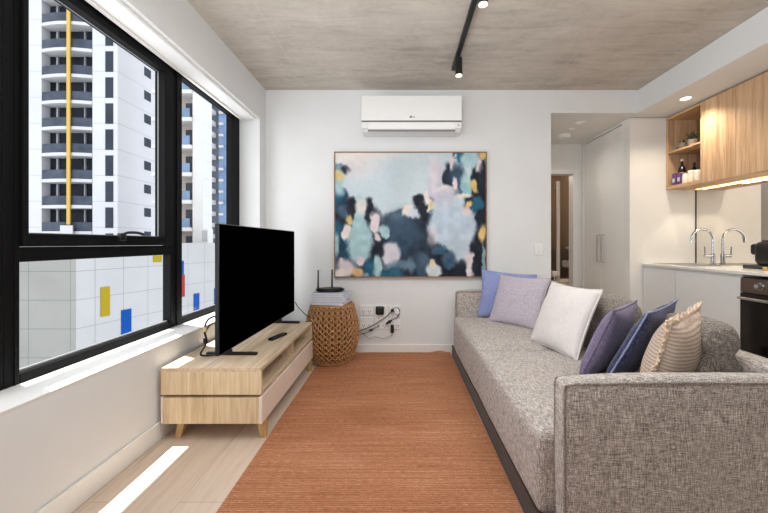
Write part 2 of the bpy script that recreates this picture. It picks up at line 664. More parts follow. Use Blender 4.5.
struct('wall_hall', bm, 'wall_warm', 'white side wall of the hallway', 'wall')
struct('wall_rear', B(-1.75, XK + .1, YR - .1, YR, 0, H), 'wall_grey', 'grey wall behind the viewer', 'wall')
# far wall of the hall with a doorway x 1.62..2.33, height 2.05
bm = B(XH - .12, 1.60, YH, YH + .1, 0, ZK)
box(bm, 2.335, XK + .1, YH, YH + .1, 0, ZK)
box(bm, 1.60, 2.335, YH, YH + .1, 2.05, ZK)
struct('wall_far', bm, 'wall_warm', 'white wall around the bathroom doorway', 'wall')
bm = B(1.55, 1.62, YH - .015, YH + .11, 0, 2.10, bev=.004)
box(bm, 2.315, 2.385, YH - .015, YH + .11, 0, 2.10, bev=.004)
box(bm, 1.62, 2.315, YH - .015, YH + .11, 2.04, 2.10, bev=.004)
struct('door_1', bm, 'trimwhite', 'white door casing of the bathroom', 'door frame')
# bathroom box
bm = B(1.45, 2.9, 6.3, 6.4, 1.0, ZK)
box(bm, 1.40, 1.45, YH + .1, 6.4, 1.0, ZK)
box(bm, 2.9, 2.95, YH + .1, 6.4, 1.0, ZK)
struct('wall_bathroom', bm, 'bath_up', 'beige upper wall inside the bathroom', 'wall')
bm = B(1.45, 2.9, 6.29, 6.4, 0, 1.0)
box(bm, 1.40, 1.46, YH + .1, 6.4, 0, 1.0)
box(bm, 2.89, 2.95, YH + .1, 6.4, 0, 1.0)
struct('wall_bathroom_dado', bm, 'bath_low', 'taupe tiled lower wall inside the bathroom', 'wall')

bm = B(XL, XL + .014, YR, YB, 0, .105, bev=.004)
struct('baseboard_left', bm, 'trimwhite', 'white skirting below the window wall', 'baseboard')
bm = B(XL + .014, XH, YB - .014, YB, 0, .085, bev=.004)
struct('baseboard_back', bm, 'trimwhite', 'white skirting along the painting wall', 'baseboard')

# ------------------------------------------------------------------ windows
XF0, XF1, XG = -1.622, -1.567, -1.605


def window_empty(name, label, y):
    o = thing(name, label, 'window', (XF1, y, SILL))
    o['kind'] = 'structure'
    return o


def framebox(y0, y1, z0, z1, wl, wr, wb, wt, x0, x1, bev=.004):
    bm = B(x0, x1, y0, y0 + wl, z0, z1, bev=bev)
    box(bm, x0, x1, y1 - wr, y1, z0, z1, bev=bev)
    box(bm, x0, x1, y0 + wl, y1 - wr, z0, z0 + wb, bev=bev)
    box(bm, x0, x1, y0 + wl, y1 - wr, z1 - wt, z1, bev=bev)
    return bm


# window_1: awning sash above, fixed pane below
w1 = window_empty('window_1', 'black framed window with opening sash over fixed lower pane', 1.92)
bm = framebox(1.375, 2.44, SILL, HEAD, .060, .063, .045, .034, XF0, XF1)
box(bm, XF0, XF1, 1.435, 2.377, 1.038, 1.10, bev=.004)
box(bm, XF1 - .002, XF1 + .004, 1.412, 1.416, SILL, HEAD)
obj('frame', bm, 'frame', w1)
sash = obj('sash', framebox(1.4355, 2.3765, 1.102, 2.298, .022, .076, .056, .046, -1.6215, -1.552, .004), 'frame', w1)
obj('pane', B(XG - .004, XG + .004, 1.452, 2.305, 1.152, 2.257), 'glass', sash)
obj('gasket', framebox(1.457, 2.301, 1.157, 2.2525, .005, .005, .005, .005, XG + .004, XG + .012, .001), 'gasket', sash)
# chain winder handle
bm = bmesh.new()
box(bm, -1.552, -1.525, 1.905, 1.945, 1.128, 1.172, bev=.006)
tube(bm, [(-1.535, 1.925, 1.166), (-1.53, 1.96, 1.176), (-1.528, 2.03, 1.176), (-1.532, 2.075, 1.168)], [.009, .008, .008, .009], 8, sub=4)
obj('handle', bm, 'black', sash, smooth=True)
obj('lower_pane', B(XG - .004, XG + .004, 1.430, 2.380, .575, 1.042), 'glass', w1)
bm = B(XG + .004, XG + .022, 1.436, 2.376, .578, .590, bev=.002)
obj('pane_gasket', bm, 'gasket', w1)

w2 = window_empty('window_2', 'black framed fixed full height window beyond the mullion', 2.96)
bm = framebox(2.44, 3.40, SILL, HEAD, .064, .155, .045, .024, XF0, XF1)
box(bm, XF1 - .004, XF1 + .006, 2.436, 2.444, SILL, HEAD)
obj('frame', bm, 'frame', w2)
obj('pane', B(XG - .004, XG + .004, 2.495, 3.25, .575, 2.315), 'glass', w2)
obj('pane_gasket', B(XG + .004, XG + .022, 2.505, 3.244, .578, .590, bev=.002), 'gasket', w2)

w3 = window_empty('window_3', 'black framed window at the left edge of the view', .9)
bm = framebox(.45, 1.375, SILL, HEAD, .07, .075, .045, .034, XF0, XF1)
box(bm, XF0, XF1, .52, 1.30, 1.038, 1.10, bev=.004)
obj('frame', bm, 'frame', w3)
obj('pane', B(XG - .004, XG + .004, .515, 1.305, 1.095, 2.305), 'glass', w3)
obj('lower_pane', B(XG - .004, XG + .004, .515, 1.305, .575, 1.042), 'glass', w3)

bl = thing('roller_blind', 'slim white roller blind cassette fixed above the windows', 'blind', (-1.46, 2.0, 2.30))
obj('cassette', B(-1.54, -1.40, .5, 3.37, 2.312, HEAD - .0005, bev=.003), 'white', bl)
obj('bottom_bar', B(-1.535, -1.512, .52, 3.35, 2.298, 2.312, bev=.002), 'trimwhite', bl)

# ------------------------------------------------------------------ rug
bm = bmesh.new()
NX, NY = 40, 90
rx0, rx1, ry0, ry1 = -.757, .508, -.4, 3.53
g = [[None] * (NY + 1) for _ in range(NX + 1)]
for i in range(NX + 1):
    for j in range(NY + 1):
        x = rx0 + (rx1 - rx0) * i / NX
        y = ry0 + (ry1 - ry0) * j / NY
        ex = .004 * mnoise.noise(Vector((3, y * 2, 0))) if i in (0, NX) else 0
        curl = .018 * max(0, (y - 3.42) / .11) * math.exp(-((x - .40) / .06) ** 2)
        g[i][j] = bm.verts.new((x + ex, y, .008 + curl + .0012 * mnoise.noise(Vector((x * 6, y * 6, 1)))))
for i in range(NX):
    for j in range(NY):
        bm.faces.new((g[i][j], g[i + 1][j], g[i + 1][j + 1], g[i][j + 1]))
ret = bmesh.ops.extrude_face_region(bm, geom=list(bm.faces))
for v in [e for e in ret['geom'] if isinstance(e, bmesh.types.BMVert)]:
    v.co.z = max(.0005, v.co.z - .0075)
rug = obj('rug', bm, 'rug', smooth=True)
tag(rug, 'rust brown woven flat rug on the floor between sofa and television unit', 'rug')

# ------------------------------------------------------------------ television unit
UX0, UX1, UY0, UY1 = -1.345, -.781, 1.955, 3.092
u = thing('tv_unit', 'low pale oak television unit with open shelf and white drawers', 'tv unit', (-1.06, 2.53, 0))
bm = B(UX0, UX1, UY0, UY1, .393, .415, bev=.0015)
obj('top', bm, 'oak', u)
bm = B(UX0, UX1, UY0, UY0 + .022, .264, .3928, bev=.001)
obj('end_panel', bm, 'oak_end', u)
bm = B(UX0, UX1, UY1 - .022, UY1, .264, .3928, bev=.001)
obj('end_panel', bm, 'oak_end', u)
obj('shelf_board', B(UX0, UX1, UY0 + .0225, UY1 - .0225, .264, .284, bev=.001), 'oak', u)
obj('back_panel', B(UX0, UX0 + .012, UY0 + .0225, UY1 - .0225, .2845, .3925), 'oak', u)
obj('divider', B(UX0 + .0125, UX1 - .004, 2.545, 2.565, .2845, .3925), 'oak', u)
obj('spacer', B(UX0 + .05, UX1 - .05, UY0 + .05, UY1 - .05, .246, .2638), 'black', u)
bm = B(UX0 + .012, UX1 - .012, UY0 + .004, UY1 - .004, .098, .2455, bev=.002)
obj('drawer_box', bm, 'oak_end', u)
obj('drawer_front', B(UX1 - .0115, UX1 + .006, UY0, 2.53, .100, .252, bev=.002), 'drawer', u)
obj('drawer_front', B(UX1 - .0115, UX1 + .006, 2.534, UY1, .100, .252, bev=.002), 'drawer', u)
obj('rear_board', B(UX0, UX0 + .0115, UY0, UY1, .100, .252, bev=.002), 'drawer', u)


def leg_bm(x, y, dx, dy):
    bm = bmesh.new()
    a = .022
    top = [bm.verts.new((x + sx * a, y + sy * a, .0978)) for sx, sy in ((-1, -1), (1, -1), (1, 1), (-1, 1))]
    b = .015
    bot = [bm.verts.new((x + dx + sx * b, y + dy + sy * b, 0)) for sx, sy in ((-1, -1), (1, -1), (1, 1), (-1, 1))]
    bm.faces.new(top)
    bm.faces.new(list(reversed(bot)))
    for k in range(4):
        bm.faces.new((bot[k], bot[(k + 1) % 4], top[(k + 1) % 4], top[k]))
    return bm


for x, y, dx, dy in ((-1.255, 2.02, -.02, -.01), (-.80, 2.02, .015, -.01), (-1.255, 3.02, -.02, .02), (-.80, 3.02, .015, .02)):
    obj('leg', leg_bm(x, y, dx, dy), 'oak_leg', u)

# ------------------------------------------------------------------ television
TVL = Vector((-1.062, 2.045, 0))
TVR = Vector((-1.034, 3.405, 0))
tdir = (TVR - TVL)
tlen = tdir.length
tyaw = math.atan2(tdir.y, tdir.x) - PI / 2
tv = thing('television', 'large black flat screen television standing on the oak unit', 'television',
           ((TVL.x + TVR.x) / 2, (TVL.y + TVR.y) / 2, .415), rot=(0, 0, tyaw))
hl = tlen / 2
obj('housing', B(-.028, -.002, -hl, hl, .036, .817, bev=.004), 'bezel', tv, local=True)
obj('rear_cover', B(-.06, -.0285, -hl * .6, hl * .6, .06, .5, bev=.012), 'black', tv, local=True)
obj('screen', B(-.0018, .002, -hl + .005, hl - .005, .043, .812, bev=.001), 'screen', tv, local=True)
for yy in (2.185, 3.05):
    yl = yy - (TVL.y + TVR.y) / 2
    bm = B(-.155, .165, yl - .012, yl + .012, .0005, .018, bev=.004)
    box(bm, -.035, .004, yl - .010, yl + .010, .016, .037, bev=.003)
    obj('foot', bm, 'black', tv, local=True)
# cables at the back of the television
bm = bmesh.new()
tube(bm, [(-1.095, 2.10, .68), (-1.15, 2.09, .66), (-1.175, 2.09, .60), (-1.165, 2.09, .545), (-1.175, 2.10, .50), (-1.215, 2.12, .44), (-1.19, 2.14, .425), (-1.12, 2.16, .428)], .006, 7, sub=5)
tube(bm, [(-1.095, 2.11, .64), (-1.145, 2.10, .625), (-1.17, 2.095, .58)], .005, 7, sub=5)
cb = obj('power_cable', bm, 'black', smooth=True)
tag(cb, 'black cable dangling behind the near edge of the television', 'cable')
bm = bmesh.new()
tube(bm, [(-1.172, 2.092, .615), (-1.168, 2.09, .585)], .012, 8)
obj('ferrite', bm, 'tan', cb, smooth=True, local=True)
bm = bmesh.new()
tube(bm, [(-1.170, 2.09, .545), (-1.168, 2.092, .515)], .012, 8)
obj('connector', bm, 'black', cb, smooth=True, local=True)
bm = bmesh.new()
tube(bm, [at(295, 302, 3.30), at(299, 308, 3.25), at(305, 314, 3.2), at(310, 318, 3.13)], .004, 6, sub=5)
tag(obj('aerial_cable', bm, 'black', smooth=True), 'thin dark cable running from television down to woven stool', 'cable')

rm = thing('remote_control', 'small black remote control lying on the oak unit', 'remote', (-.905, 2.58, .4155), rot=(0, 0, -.28))
obj('body', B(-.021, .021, -.09, .09, 0, .018, bev=.005), 'black', rm, local=True)
bm = bmesh.new()
for i in range(6):
    for j in range(3):
        box(bm, -.013 + j * .01, -.007 + j * .01, -.07 + i * .018, -.06 + i * .018, .0178, .0198)
obj('button_pad', bm, 'darkgrey', rm, local=True)

# ------------------------------------------------------------------ woven stool, catalogues, router
BX, BY = -.640, 3.295
bk = thing('woven_stool', 'round woven rattan stool bulging in the corner beside outlets', 'stool', (BX, BY, 0))
BZ = .0095


def brad(z):
    t = z / .535
    return .168 + .07 * math.sin(PI * min(1, (t * 1.02) ** .86) * .93) + .012 * t


bm = bmesh.new()
NR, NW = 21, 26
for i in range(NR):
    z0 = .022 + i * .0247
    pts = []
    for k in range(NW * 8):
        th = 2 * PI * k / (NW * 8)
        zz = z0 + (.0125 + .003 * mnoise.noise(Vector((th * 4, i, 0)))) * math.sin(NW * th + (PI if i % 2 else 0) + .5 * mnoise.noise(Vector((th * 3, i * 3.1, 5)))) + .004 * mnoise.noise(Vector((th * 2, i * .7, 9)))
        rr = brad(zz) + .006 * math.cos(2 * NW * th + (PI if i % 2 else 0))
        pts.append((BX + rr * math.cos(th), BY + rr * math.sin(th), zz))
    tube(bm, pts, .0068, 5, closed=True)
for k in range(NW * 2):
    th0 = 2 * PI * k / (NW * 2)
    pts = []
    for i in range(22):
        z = .02 + .5 * i / 21
        th = th0 + (.35 * z if k % 2 else -.35 * z)
        pts.append((BX + (brad(z) - .006) * math.cos(th), BY + (brad(z) - .006) * math.sin(th), z))
    tube(bm, pts, .0045, 4)
bmesh.ops.translate(bm, verts=bm.verts, vec=(0, 0, BZ))
obj('weave', bm, 'wicker', bk, smooth=True)
bm = bmesh.new()
lathe(bm, [(.0, .012)] + [(brad(z) - .016, z) for z in np.linspace(.012, .52, 14)] + [(0, .52)], (BX, BY, 0), 32)
bmesh.ops.translate(bm, verts=bm.verts, vec=(0, 0, BZ))
obj('lining', bm, 'wicker_in', bk, smooth=True)
bm = bmesh.new()
for zz, rr, nm in ((.012, .0, 'foot_ring'), (.53, -.004, 'rim')):
    bm = bmesh.new()
    pts = [(BX + (brad(zz) + rr) * math.cos(2 * PI * k / 96), BY + (brad(zz) + rr) * math.sin(2 * PI * k / 96), zz + .003 * math.sin(24 * 2 * PI * k / 96)) for k in range(96)]
    tube(bm, pts, .011, 7, closed=True)
    bmesh.ops.translate(bm, verts=bm.verts, vec=(0, 0, BZ))
    obj(nm, bm, 'wicker', bk, smooth=True)
bm = bmesh.new()
for i in range(9):
    rr = .178 - i * .02
    pts = [(BX + rr * math.cos(2 * PI * k / 48), BY + rr * math.sin(2 * PI * k / 48), .528 + .004 * math.sin(12 * 2 * PI * k / 48 + i * PI)) for k in range(48)]
    tube(bm, pts, .009, 5, closed=True)
bmesh.ops.translate(bm, verts=bm.verts, vec=(0, 0, BZ))
obj('seat', bm, 'wicker', bk, smooth=True)

zc = .5515
ords = ['lowest catalogue of the white stack on the woven stool', 'white catalogue second from the bottom of stack on woven stool',
        'middle white catalogue of the stack on the woven stool', 'white catalogue second from the top of stack on woven stool',
        'top white catalogue of the stack directly under the router']
for i in range(5):
    th = (.026, .022, .024, .020, .018)[i]
    c = thing('catalogue', ords[i], 'catalogue', (BX + .006 * ((i * 7) % 3 - 1), BY - .02 + .006 * ((i * 5) % 3 - 1), zc), 'white catalogues stacked under the router',
              rot=(0, 0, -.10 + .05 * ((i * 3) % 4 - 1.5)))
    obj('pages', B(-.146, .148, -.108, .108, .0015, th - .0035, bev=.001), 'paper', c, local=True)
    bm = B(-.150, .150, -.112, .112, th - .0032, th - .0008)
    box(bm, -.150, .150, -.112, .112, 0, .0014)
    box(bm, -.150, -.1465, -.112, .112, .0014, th - .0032)
    obj('cover', bm, 'paper2', c, local=True)
    zc += th
rt = thing('router', 'flat black router with two upright antennas on stacked catalogues', 'router', (BX - .012, BY - .03, zc + .0005), rot=(0, 0, .08))
bm = bmesh.new()
ov = [(-.125, -.045), (-.06, -.075), (.06, -.075), (.125, -.02), (.11, .06), (.04, .085), (-.07, .08), (-.13, .03)]
oc = smoothpath([(a, b, 0) for a, b in ov], 4, True)
prism(bm, [(p.x * .8, p.y * .8) for p in oc], (0, .012), 'Z')
prism(bm, [(p.x, p.y) for p in oc], (.012, .026), 'Z')
prism(bm, [(p.x * .85, p.y * .85) for p in oc], (.026, .034), 'Z')
obj('body', bm, 'black', rt, local=True, smooth=True, ang=30)
for ax, ay in ((-.118, .02), (.005, .078)):
    bm = bmesh.new()
    tube(bm, [(ax, ay, .02), (ax, ay + .004, .06), (ax, ay + .008, .20)], [.009, .008, .0065], 8)
    obj('antenna', bm, 'black', rt, local=True, smooth=True)

# ------------------------------------------------------------------ painting
PX0, PX1, PZ0, PZ1 = (334 - CX) / 99.2, (487 - CX) / 99.2, CZ - (277.6 - CY) / 99.2, CZ + (CY - 151.5) / 99.2
pt = thing('painting', 'large framed abstract painting in pale blue, navy and blush on the white wall', 'painting', ((PX0 + PX1) / 2, YB - .02, PZ0))
fw = .011
bm = B(PX0, PX1, YB - .042, YB - .001, PZ0, PZ0 + fw, bev=.001)
box(bm, PX0, PX1, YB - .042, YB - .001, PZ1 - fw, PZ1, bev=.001)
box(bm, PX0, PX0 + fw, YB - .042, YB - .001, PZ0 + fw, PZ1 - fw, bev=.001)
box(bm, PX1 - fw, PX1, YB - .042, YB - .001, PZ0 + fw, PZ1 - fw, bev=.001)
obj('frame', bm, 'fr_wood', pt)
bm = B(PX0 + fw, PX1 - fw, YB - .03, YB - .001, PZ0 + fw, PZ1 - fw)
obj('backing', bm, 'black', pt)
GX, GY = 306, 252
PAT = [  # colour, centre x, centre y, radius x, radius y (on the canvas, in 1/153 of its width), softness
    ('sky', (182, 204, 214)),
]
SKY = (194, 208, 214); NAVY = (28, 34, 46); DEEP = (44, 66, 86); SLATE = (66, 88, 108); TEAL = (36, 92, 118); AQUA = (166, 198, 202)
BLUSH = (222, 208, 212); CREAMC = (232, 222, 214); GOLD = (216, 186, 118); LAV = (192, 188, 204); GREYB = (110, 138, 156); PALE = (196, 210, 220)
yy, xx = np.mgrid[0:GY + 1, 0:GX + 1].astype(float)
ux = 335.2 + 150.6 * xx / GX
uy = 152.6 + 123.9 * yy / GY
rng = np.random.RandomState(3)


def smooth_noise(fx, fy, seed):
    r = np.random.RandomState(seed)
    gy, gx = int(fy) + 3, int(fx) + 3
    gr = r.rand(gy, gx)
    X = xx / GX * fx
    Y = yy / GY * fy
    i, j = X.astype(int), Y.astype(int)
    a, b = X - i, Y - j
    a, b = a * a * (3 - 2 * a), b * b * (3 - 2 * b)
    return (gr[j, i] * (1 - a) + gr[j, i + 1] * a) * (1 - b) + (gr[j + 1, i] * (1 - a) + gr[j + 1, i + 1] * a) * b - .5


wx = ux + 4 * smooth_noise(18, 15, 1) + 1.6 * smooth_noise(60, 40, 2)
wy = uy + 4 * smooth_noise(15, 13, 3) + 2.0 * smooth_noise(80, 36, 4)
canvas = np.zeros((GY + 1, GX + 1, 3)) + np.array(SKY)
canvas += (smooth_noise(7, 5, 9) * 14)[..., None]


def ell(c, cx, cy, rx, ry, soft=.25, p=2.4, op=1.):
    global canvas
    d = (np.abs((wx - cx) / rx) ** p + np.abs((wy - cy) / ry) ** p) ** (1 / p)
    k = np.clip((1 + soft - d) / (2 * soft), 0, 1)
    k = k * k * (3 - 2 * k) * op
    c = np.array(c, float) + (smooth_noise(26, 22, int(cx * 7 + cy)) * 22)[..., None]
    canvas = canvas * (1 - k[..., None]) + c * k[..., None]


# light wash upper left
ell(CREAMC, 350, 158, 26, 12, .8, 2, .7); ell(BLUSH, 352, 170, 22, 10, .8, 2, .5); ell(CREAMC, 375, 155, 40, 4, .9, 2, .5)
ell(LAV, 436, 195, 9, 30, .6, 2, .8); ell(BLUSH, 434, 172, 5, 18, .7, 2, .6)
# dark lower masses
for a in ((398, 245, 30, 28), (410, 262, 70, 16), (360, 262, 24, 22), (342, 226, 10, 32), (372, 222, 9, 16), (422, 232, 12, 26), (428, 206, 11, 9),
          (405, 218, 18, 9), (480, 250, 12, 34), (455, 268, 26, 12), (436, 256, 10, 22), (480, 190, 8, 36), (472, 204, 10, 20)):
    ell(NAVY, *a, .3)
ell(DEEP, 402, 236, 16, 18, .5); ell(SLATE, 398, 222, 12, 8, .8, 2, .6); ell(DEEP, 340, 202, 9, 14, .3); ell(TEAL, 338, 196, 5, 8, .3); ell(SLATE, 345, 212, 6, 6, .5)
ell(NAVY, 341, 170, 7, 5, .4); ell(GREYB, 339, 166, 4, 3, .6); ell(AQUA, 338, 182, 6, 14, .4); ell(GOLD, 338, 176, 5, 5, .5, 2, .9)
ell(TEAL, 337, 232, 5, 10, .4); ell(AQUA, 336, 246, 4, 11, .4); ell(TEAL, 346, 248, 6, 20, .5, 2, .6)
ell(NAVY, 352, 208, 5, 10, .3); ell(NAVY, 370, 210, 4, 12, .3)
ell(SLATE, 402, 228, 16, 16, .8, 2, .55); ell(SLATE, 424, 240, 8, 16, .8, 2, .45); ell(GREYB, 398, 214, 10, 5, .9, 2, .5); ell(DEEP, 362, 262, 14, 10, .7, 2, .6); ell(SLATE, 416, 262, 16, 8, .8, 2, .5)
# bottle shape in aqua
ell(AQUA, 360, 240, 12, 22, .2); ell(AQUA, 360, 214, 6, 16, .3); ell(CREAMC, 361, 207, 7, 7, .4, 2, .8)
# blush blobs
ell(BLUSH, 375.5, 223, 5, 12, .25); ell(BLUSH, 377, 238, 3, 4, .4); ell(AQUA, 385, 231, 5, 6, .25); ell(CREAMC, 346, 232, 3.5, 8, .3); ell(GOLD, 349, 220, 3, 5, .4)
ell((210, 204, 214), 392, 253, 9, 12, .25); ell(GREYB, 402, 265, 14, 5, .5, 2, .8); ell(GREYB, 388, 266, 6, 4, .5, 2, .6)
ell(AQUA, 378, 266, 5, 11, .25); ell(TEAL, 392, 273, 11, 4, .4); ell(TEAL, 369, 268, 5, 9, .4)
ell(BLUSH, 360, 259, 4, 5, .3); ell(BLUSH, 346, 268, 9, 9, .4); ell(CREAMC, 340, 273, 6, 5, .4); ell(BLUSH, 343, 262, 2, 4, .4); ell((216, 182, 132), 357, 272, 6, 6, .4); ell(CREAMC, 366, 274, 4, 3, .5, 2, .5)
ell(CREAMC, 408, 211, 5, 6, .35); ell(PALE, 414, 213, 6, 4, .5)
ell(NAVY, 419, 200, 7, 6, .35); ell(NAVY, 426, 211, 7, 9, .3); ell(CREAMC, 427, 197, 3, 7, .35); ell(CREAMC, 431, 205, 2.5, 7, .35); ell(GOLD, 434, 204, 3.5, 4.5, .4); ell(TEAL, 437, 211, 6, 2.5, .4)
# big pale blob at right
ell(PALE, 448, 205, 14, 12, .25); ell((184, 200, 214), 453, 226, 24, 21, .16); ell((188, 202, 214), 459, 246, 10, 16, .25); ell(BLUSH, 432, 236, 5, 10, .4, 2, .5)
ell(SLATE, 438, 250, 6, 5, .35); ell(TEAL, 443, 249, 4, 5, .45, 2, .6); ell(SLATE, 449, 259, 7, 8, .3); ell((52, 84, 106), 449, 262, 5, 5, .5)
ell(SLATE, 422, 264, 7, 11, .25); ell(GREYB, 411, 265, 3, 8, .4, 2, .6); ell((206, 214, 216), 433, 270, 8, 6, .25); ell(CREAMC, 433, 264, 4, 4, .4); ell(GOLD, 432, 262, 2, 2.5, .5, 2, .7)
ell(BLUSH, 470, 260, 5.5, 8, .25); ell(BLUSH, 470, 271, 3.5, 6, .4); ell(NAVY, 463, 266, 4, 8, .4, 2, .7)
ell(NAVY, 448, 176, 5, 11, .3); ell(DEEP, 456, 180, 8, 14, .4); ell(SLATE, 461, 182, 7, 10, .5, 2, .7); ell(NAVY, 455, 156, 4, 4, .4); ell(AQUA, 455, 157, 3, 2.5, .4); ell(TEAL, 461, 158, 4, 7, .4)
ell((168, 196, 204), 470, 160, 9, 8, .3); ell(AQUA, 466, 184, 5, 10, .35); ell((140, 186, 190), 465, 190, 4, 8, .4); ell(BLUSH, 454, 183, 3, 7, .3); ell(BLUSH, 451, 164, 2.2, 6, .35); ell(BLUSH, 479, 168, 3, 8, .3)
ell(CREAMC, 446, 190, 10, 4, .5, 2, .7); ell(LAV, 444, 198, 10, 8, .6, 2, .7); ell(CREAMC, 462, 197, 8, 3, .4, 2, .8)
ell(NAVY, 477, 179, 5, 9, .3); ell(NAVY, 483, 200, 4, 36, .4); ell(GOLD, 473.5, 187, 3.2, 6.5, .35); ell(GOLD, 482, 157, 3.5, 4, .4); ell(TEAL, 476, 205, 6, 7, .35); ell(GOLD, 467.5, 206, 3, 3.5, .45); ell(BLUSH, 467, 212, 5, 3, .4)
ell(NAVY, 480, 217, 5, 7, .3); ell(GOLD, 483, 233, 3.5, 9, .35); ell(AQUA, 484, 258, 2, 14, .4, 2, .8); ell(NAVY, 476.5, 262, 3, 14, .4)
canvas += (smooth_noise(150, 30, 21) * 5 + smooth_noise(40, 150, 22) * 5)[..., None]
canvas = np.clip(canvas, 0, 255) / 255.
cl = np.where(canvas <= .04045, canvas / 12.92, ((canvas + .055) / 1.055) ** 2.4)
me = bpy.data.meshes.new('canvas')
cx0, cx1, cz0, cz1 = PX0 + fw * .7, PX1 - fw * .7, PZ0 + fw * .7, PZ1 - fw * .7
L = pt.location
vx = cx0 + (cx1 - cx0) * xx / GX - L.x
vz = cz1 - (cz1 - cz0) * yy / GY - L.z
verts = np.stack([vx, np.full_like(vx, YB - .034 - L.y), vz], -1).reshape(-1, 3)
idx = np.arange((GX + 1) * (GY + 1)).reshape(GY + 1, GX + 1)
faces = np.stack([idx[:-1, :-1], idx[1:, :-1], idx[1:, 1:], idx[:-1, 1:]], -1).reshape(-1, 4)
me.from_pydata(verts.tolist(), [], faces.tolist())
ca = me.color_attributes.new('brushwork', 'FLOAT_COLOR', 'POINT')
ca.data.foreach_set('color', np.concatenate([cl.reshape(-1, 3), np.ones(((GX + 1) * (GY + 1), 1))], 1).astype(np.float32).ravel())
m = NT('painted_canvas')
at_n = m.new('ShaderNodeVertexColor', layer_name='brushwork')
br = m.noise(m.coords((60, 60, 200)), 1, 3)
m.color(m.mix(.02, at_n.outputs['Color'], m.ramp(br, [(.3, (.2, .2, .2, 1)), (.7, (1, 1, 1, 1))]), 'MULTIPLY'))
m.bump(br, .03, .001)
me.materials.append(m.fin(.6, 0, .2))
cv = bpy.data.objects.new('canvas', me)
COL.objects.link(cv)
cv.parent = pt

# ------------------------------------------------------------------ air conditioner
ac = thing('air_conditioner', 'white wall mounted split air conditioner above the painting', 'air conditioner', (.11, YB, 2.19))
ax0, ax1 = -.366, .588
yf = 3.325
prof = [(YB - .001, 2.525), (yf + .03, 2.525), (yf + .006, 2.515), (yf, 2.50), (yf, 2.30), (yf + .004, 2.24), (yf + .05, 2.195), (yf + .10, 2.185), (YB - .001, 2.20)]
bm = bmesh.new()
prism(bm, prof, (ax0 + .004, ax1 - .004), 'X')
obj('body', bm, 'white', ac, smooth=True, ang=25)
obj('front_panel', B(ax0, ax1, yf - .012, yf - .0005, 2.285, 2.522, bev=.004), 'white', ac)
obj('accent_strip', B(ax0, ax1, yf - .009, yf - .0004, 2.272, 2.2845), 'strip', ac)
bm = bmesh.new()
prism(bm, [(yf - .006, 2.270), (yf - .0005, 2.270), (yf + .003, 2.205), (yf - .003, 2.203)], (ax0 + .06, ax1 - .06), 'X')
obj('louvre', bm, 'white', ac)
obj('slot', B(ax0 + .06, ax1 - .06, yf + .002, yf + .012, 2.185, 2.2015), 'midgrey', ac)
obj('side_cap', B(ax1 - .058, ax1 - .002, yf - .007, yf - .0005, 2.212, 2.270, bev=.002), 'trimwhite', ac)
obj('side_cap', B(ax0 + .002, ax0 + .058, yf - .007, yf - .0005, 2.212, 2.270, bev=.002), 'trimwhite', ac)
bm = bmesh.new()
lathe(bm, [(0, -.003), (.011, -.003), (.011, 0), (0, 0)], (.103, yf - .012, 2.318), 20, 'Y')
obj('badge', bm, 'midgrey', ac)
bm = B(.118, .121, yf - .0145, yf - .012, 2.311, 2.325)
box(bm, .118, .126, yf - .0145, yf - .012, 2.311, 2.314)
box(bm, .130, .133, yf - .0145, yf - .012, 2.311, 2.325)
box(bm, .130, .140, yf - .0145, yf - .012, 2.322, 2.325)
box(bm, .130, .140, yf - .0145, yf - .012, 2.311, 2.314)
box(bm, .1375, .140, yf - .0145, yf - .012, 2.311, 2.318)
obj('lettering', bm, 'midgrey', ac)
bm = bmesh.new()
lathe(bm, [(0, -.003), (.007, -.003), (.007, 0), (0, 0)], (ax1 - .03, yf - .007, 2.24), 12, 'Y')
obj('indicator', bm, 'midgrey', ac)

# ------------------------------------------------------------------ switch, outlets, plugs, cables
yw = YB - .001


def plate(name, label, cat, px0, px1, py0, py1, group=None):
    a, b = at(px0, py1, yw), at(px1, py0, yw)
    o = thing(name, label, cat, ((a.x + b.x) / 2, YB, a.z), group)
    obj('plate', B(a.x, b.x, YB - .009, YB - .0005, a.z, b.z, bev=.002), 'white', o)
    return o, a, b


o, a, b = plate('light_switch', 'white light switch plate beside the hallway opening', 'switch', 534.5, 542, 243.5, 255)
for k in range(2):
    zc_ = a.z + (b.z - a.z) * (.32 + .36 * k)
    obj('rocker', B((a.x + b.x) / 2 - .010, (a.x + b.x) / 2 + .010, YB - .013, YB - .0092, zc_ - .008, zc_ + .008, bev=.0015), 'cabinet', o)


def outlet(label, px0, px1, py0, py1):
    o, a, b = plate('power_outlet', label, 'outlet', px0, px1, py0, py1, 'white wall outlets by the woven stool')
    w = b.x - a.x
    for k in (0, 1):
        cx_ = a.x + w * (.28 + .44 * k)
        obj('switch', B(cx_ - .007, cx_ + .007, YB - .0125, YB - .0092, b.z - .028, b.z - .012, bev=.001), 'cabinet', o)
        bm = B(cx_ - .012, cx_ - .007, YB - .0099, YB - .0092, a.z + .03, a.z + .045)
        box(bm, cx_ + .007, cx_ + .012, YB - .0099, YB - .0092, a.z + .03, a.z + .045)
        box(bm, cx_ - .002, cx_ + .002, YB - .0099, YB - .0092, a.z + .012, a.z + .025)
        obj('socket', bm, 'darkgrey', o)
    return a, b


outlet('white wall outlet nearest the woven stool, upper left of the outlets', 360, 373, 305, 315)
outlet('white wall outlet below the upper left one, close to the woven stool', 360, 373, 317, 329)
outlet('white wall outlet behind the big black plug adaptor', 375, 388, 305, 329)
outlet('white wall outlet at upper right, holding the white plug', 389.5, 400.5, 305, 317.5)
outlet('white wall outlet at lower right, holding a long black plug', 389.5, 400.5, 319, 329)

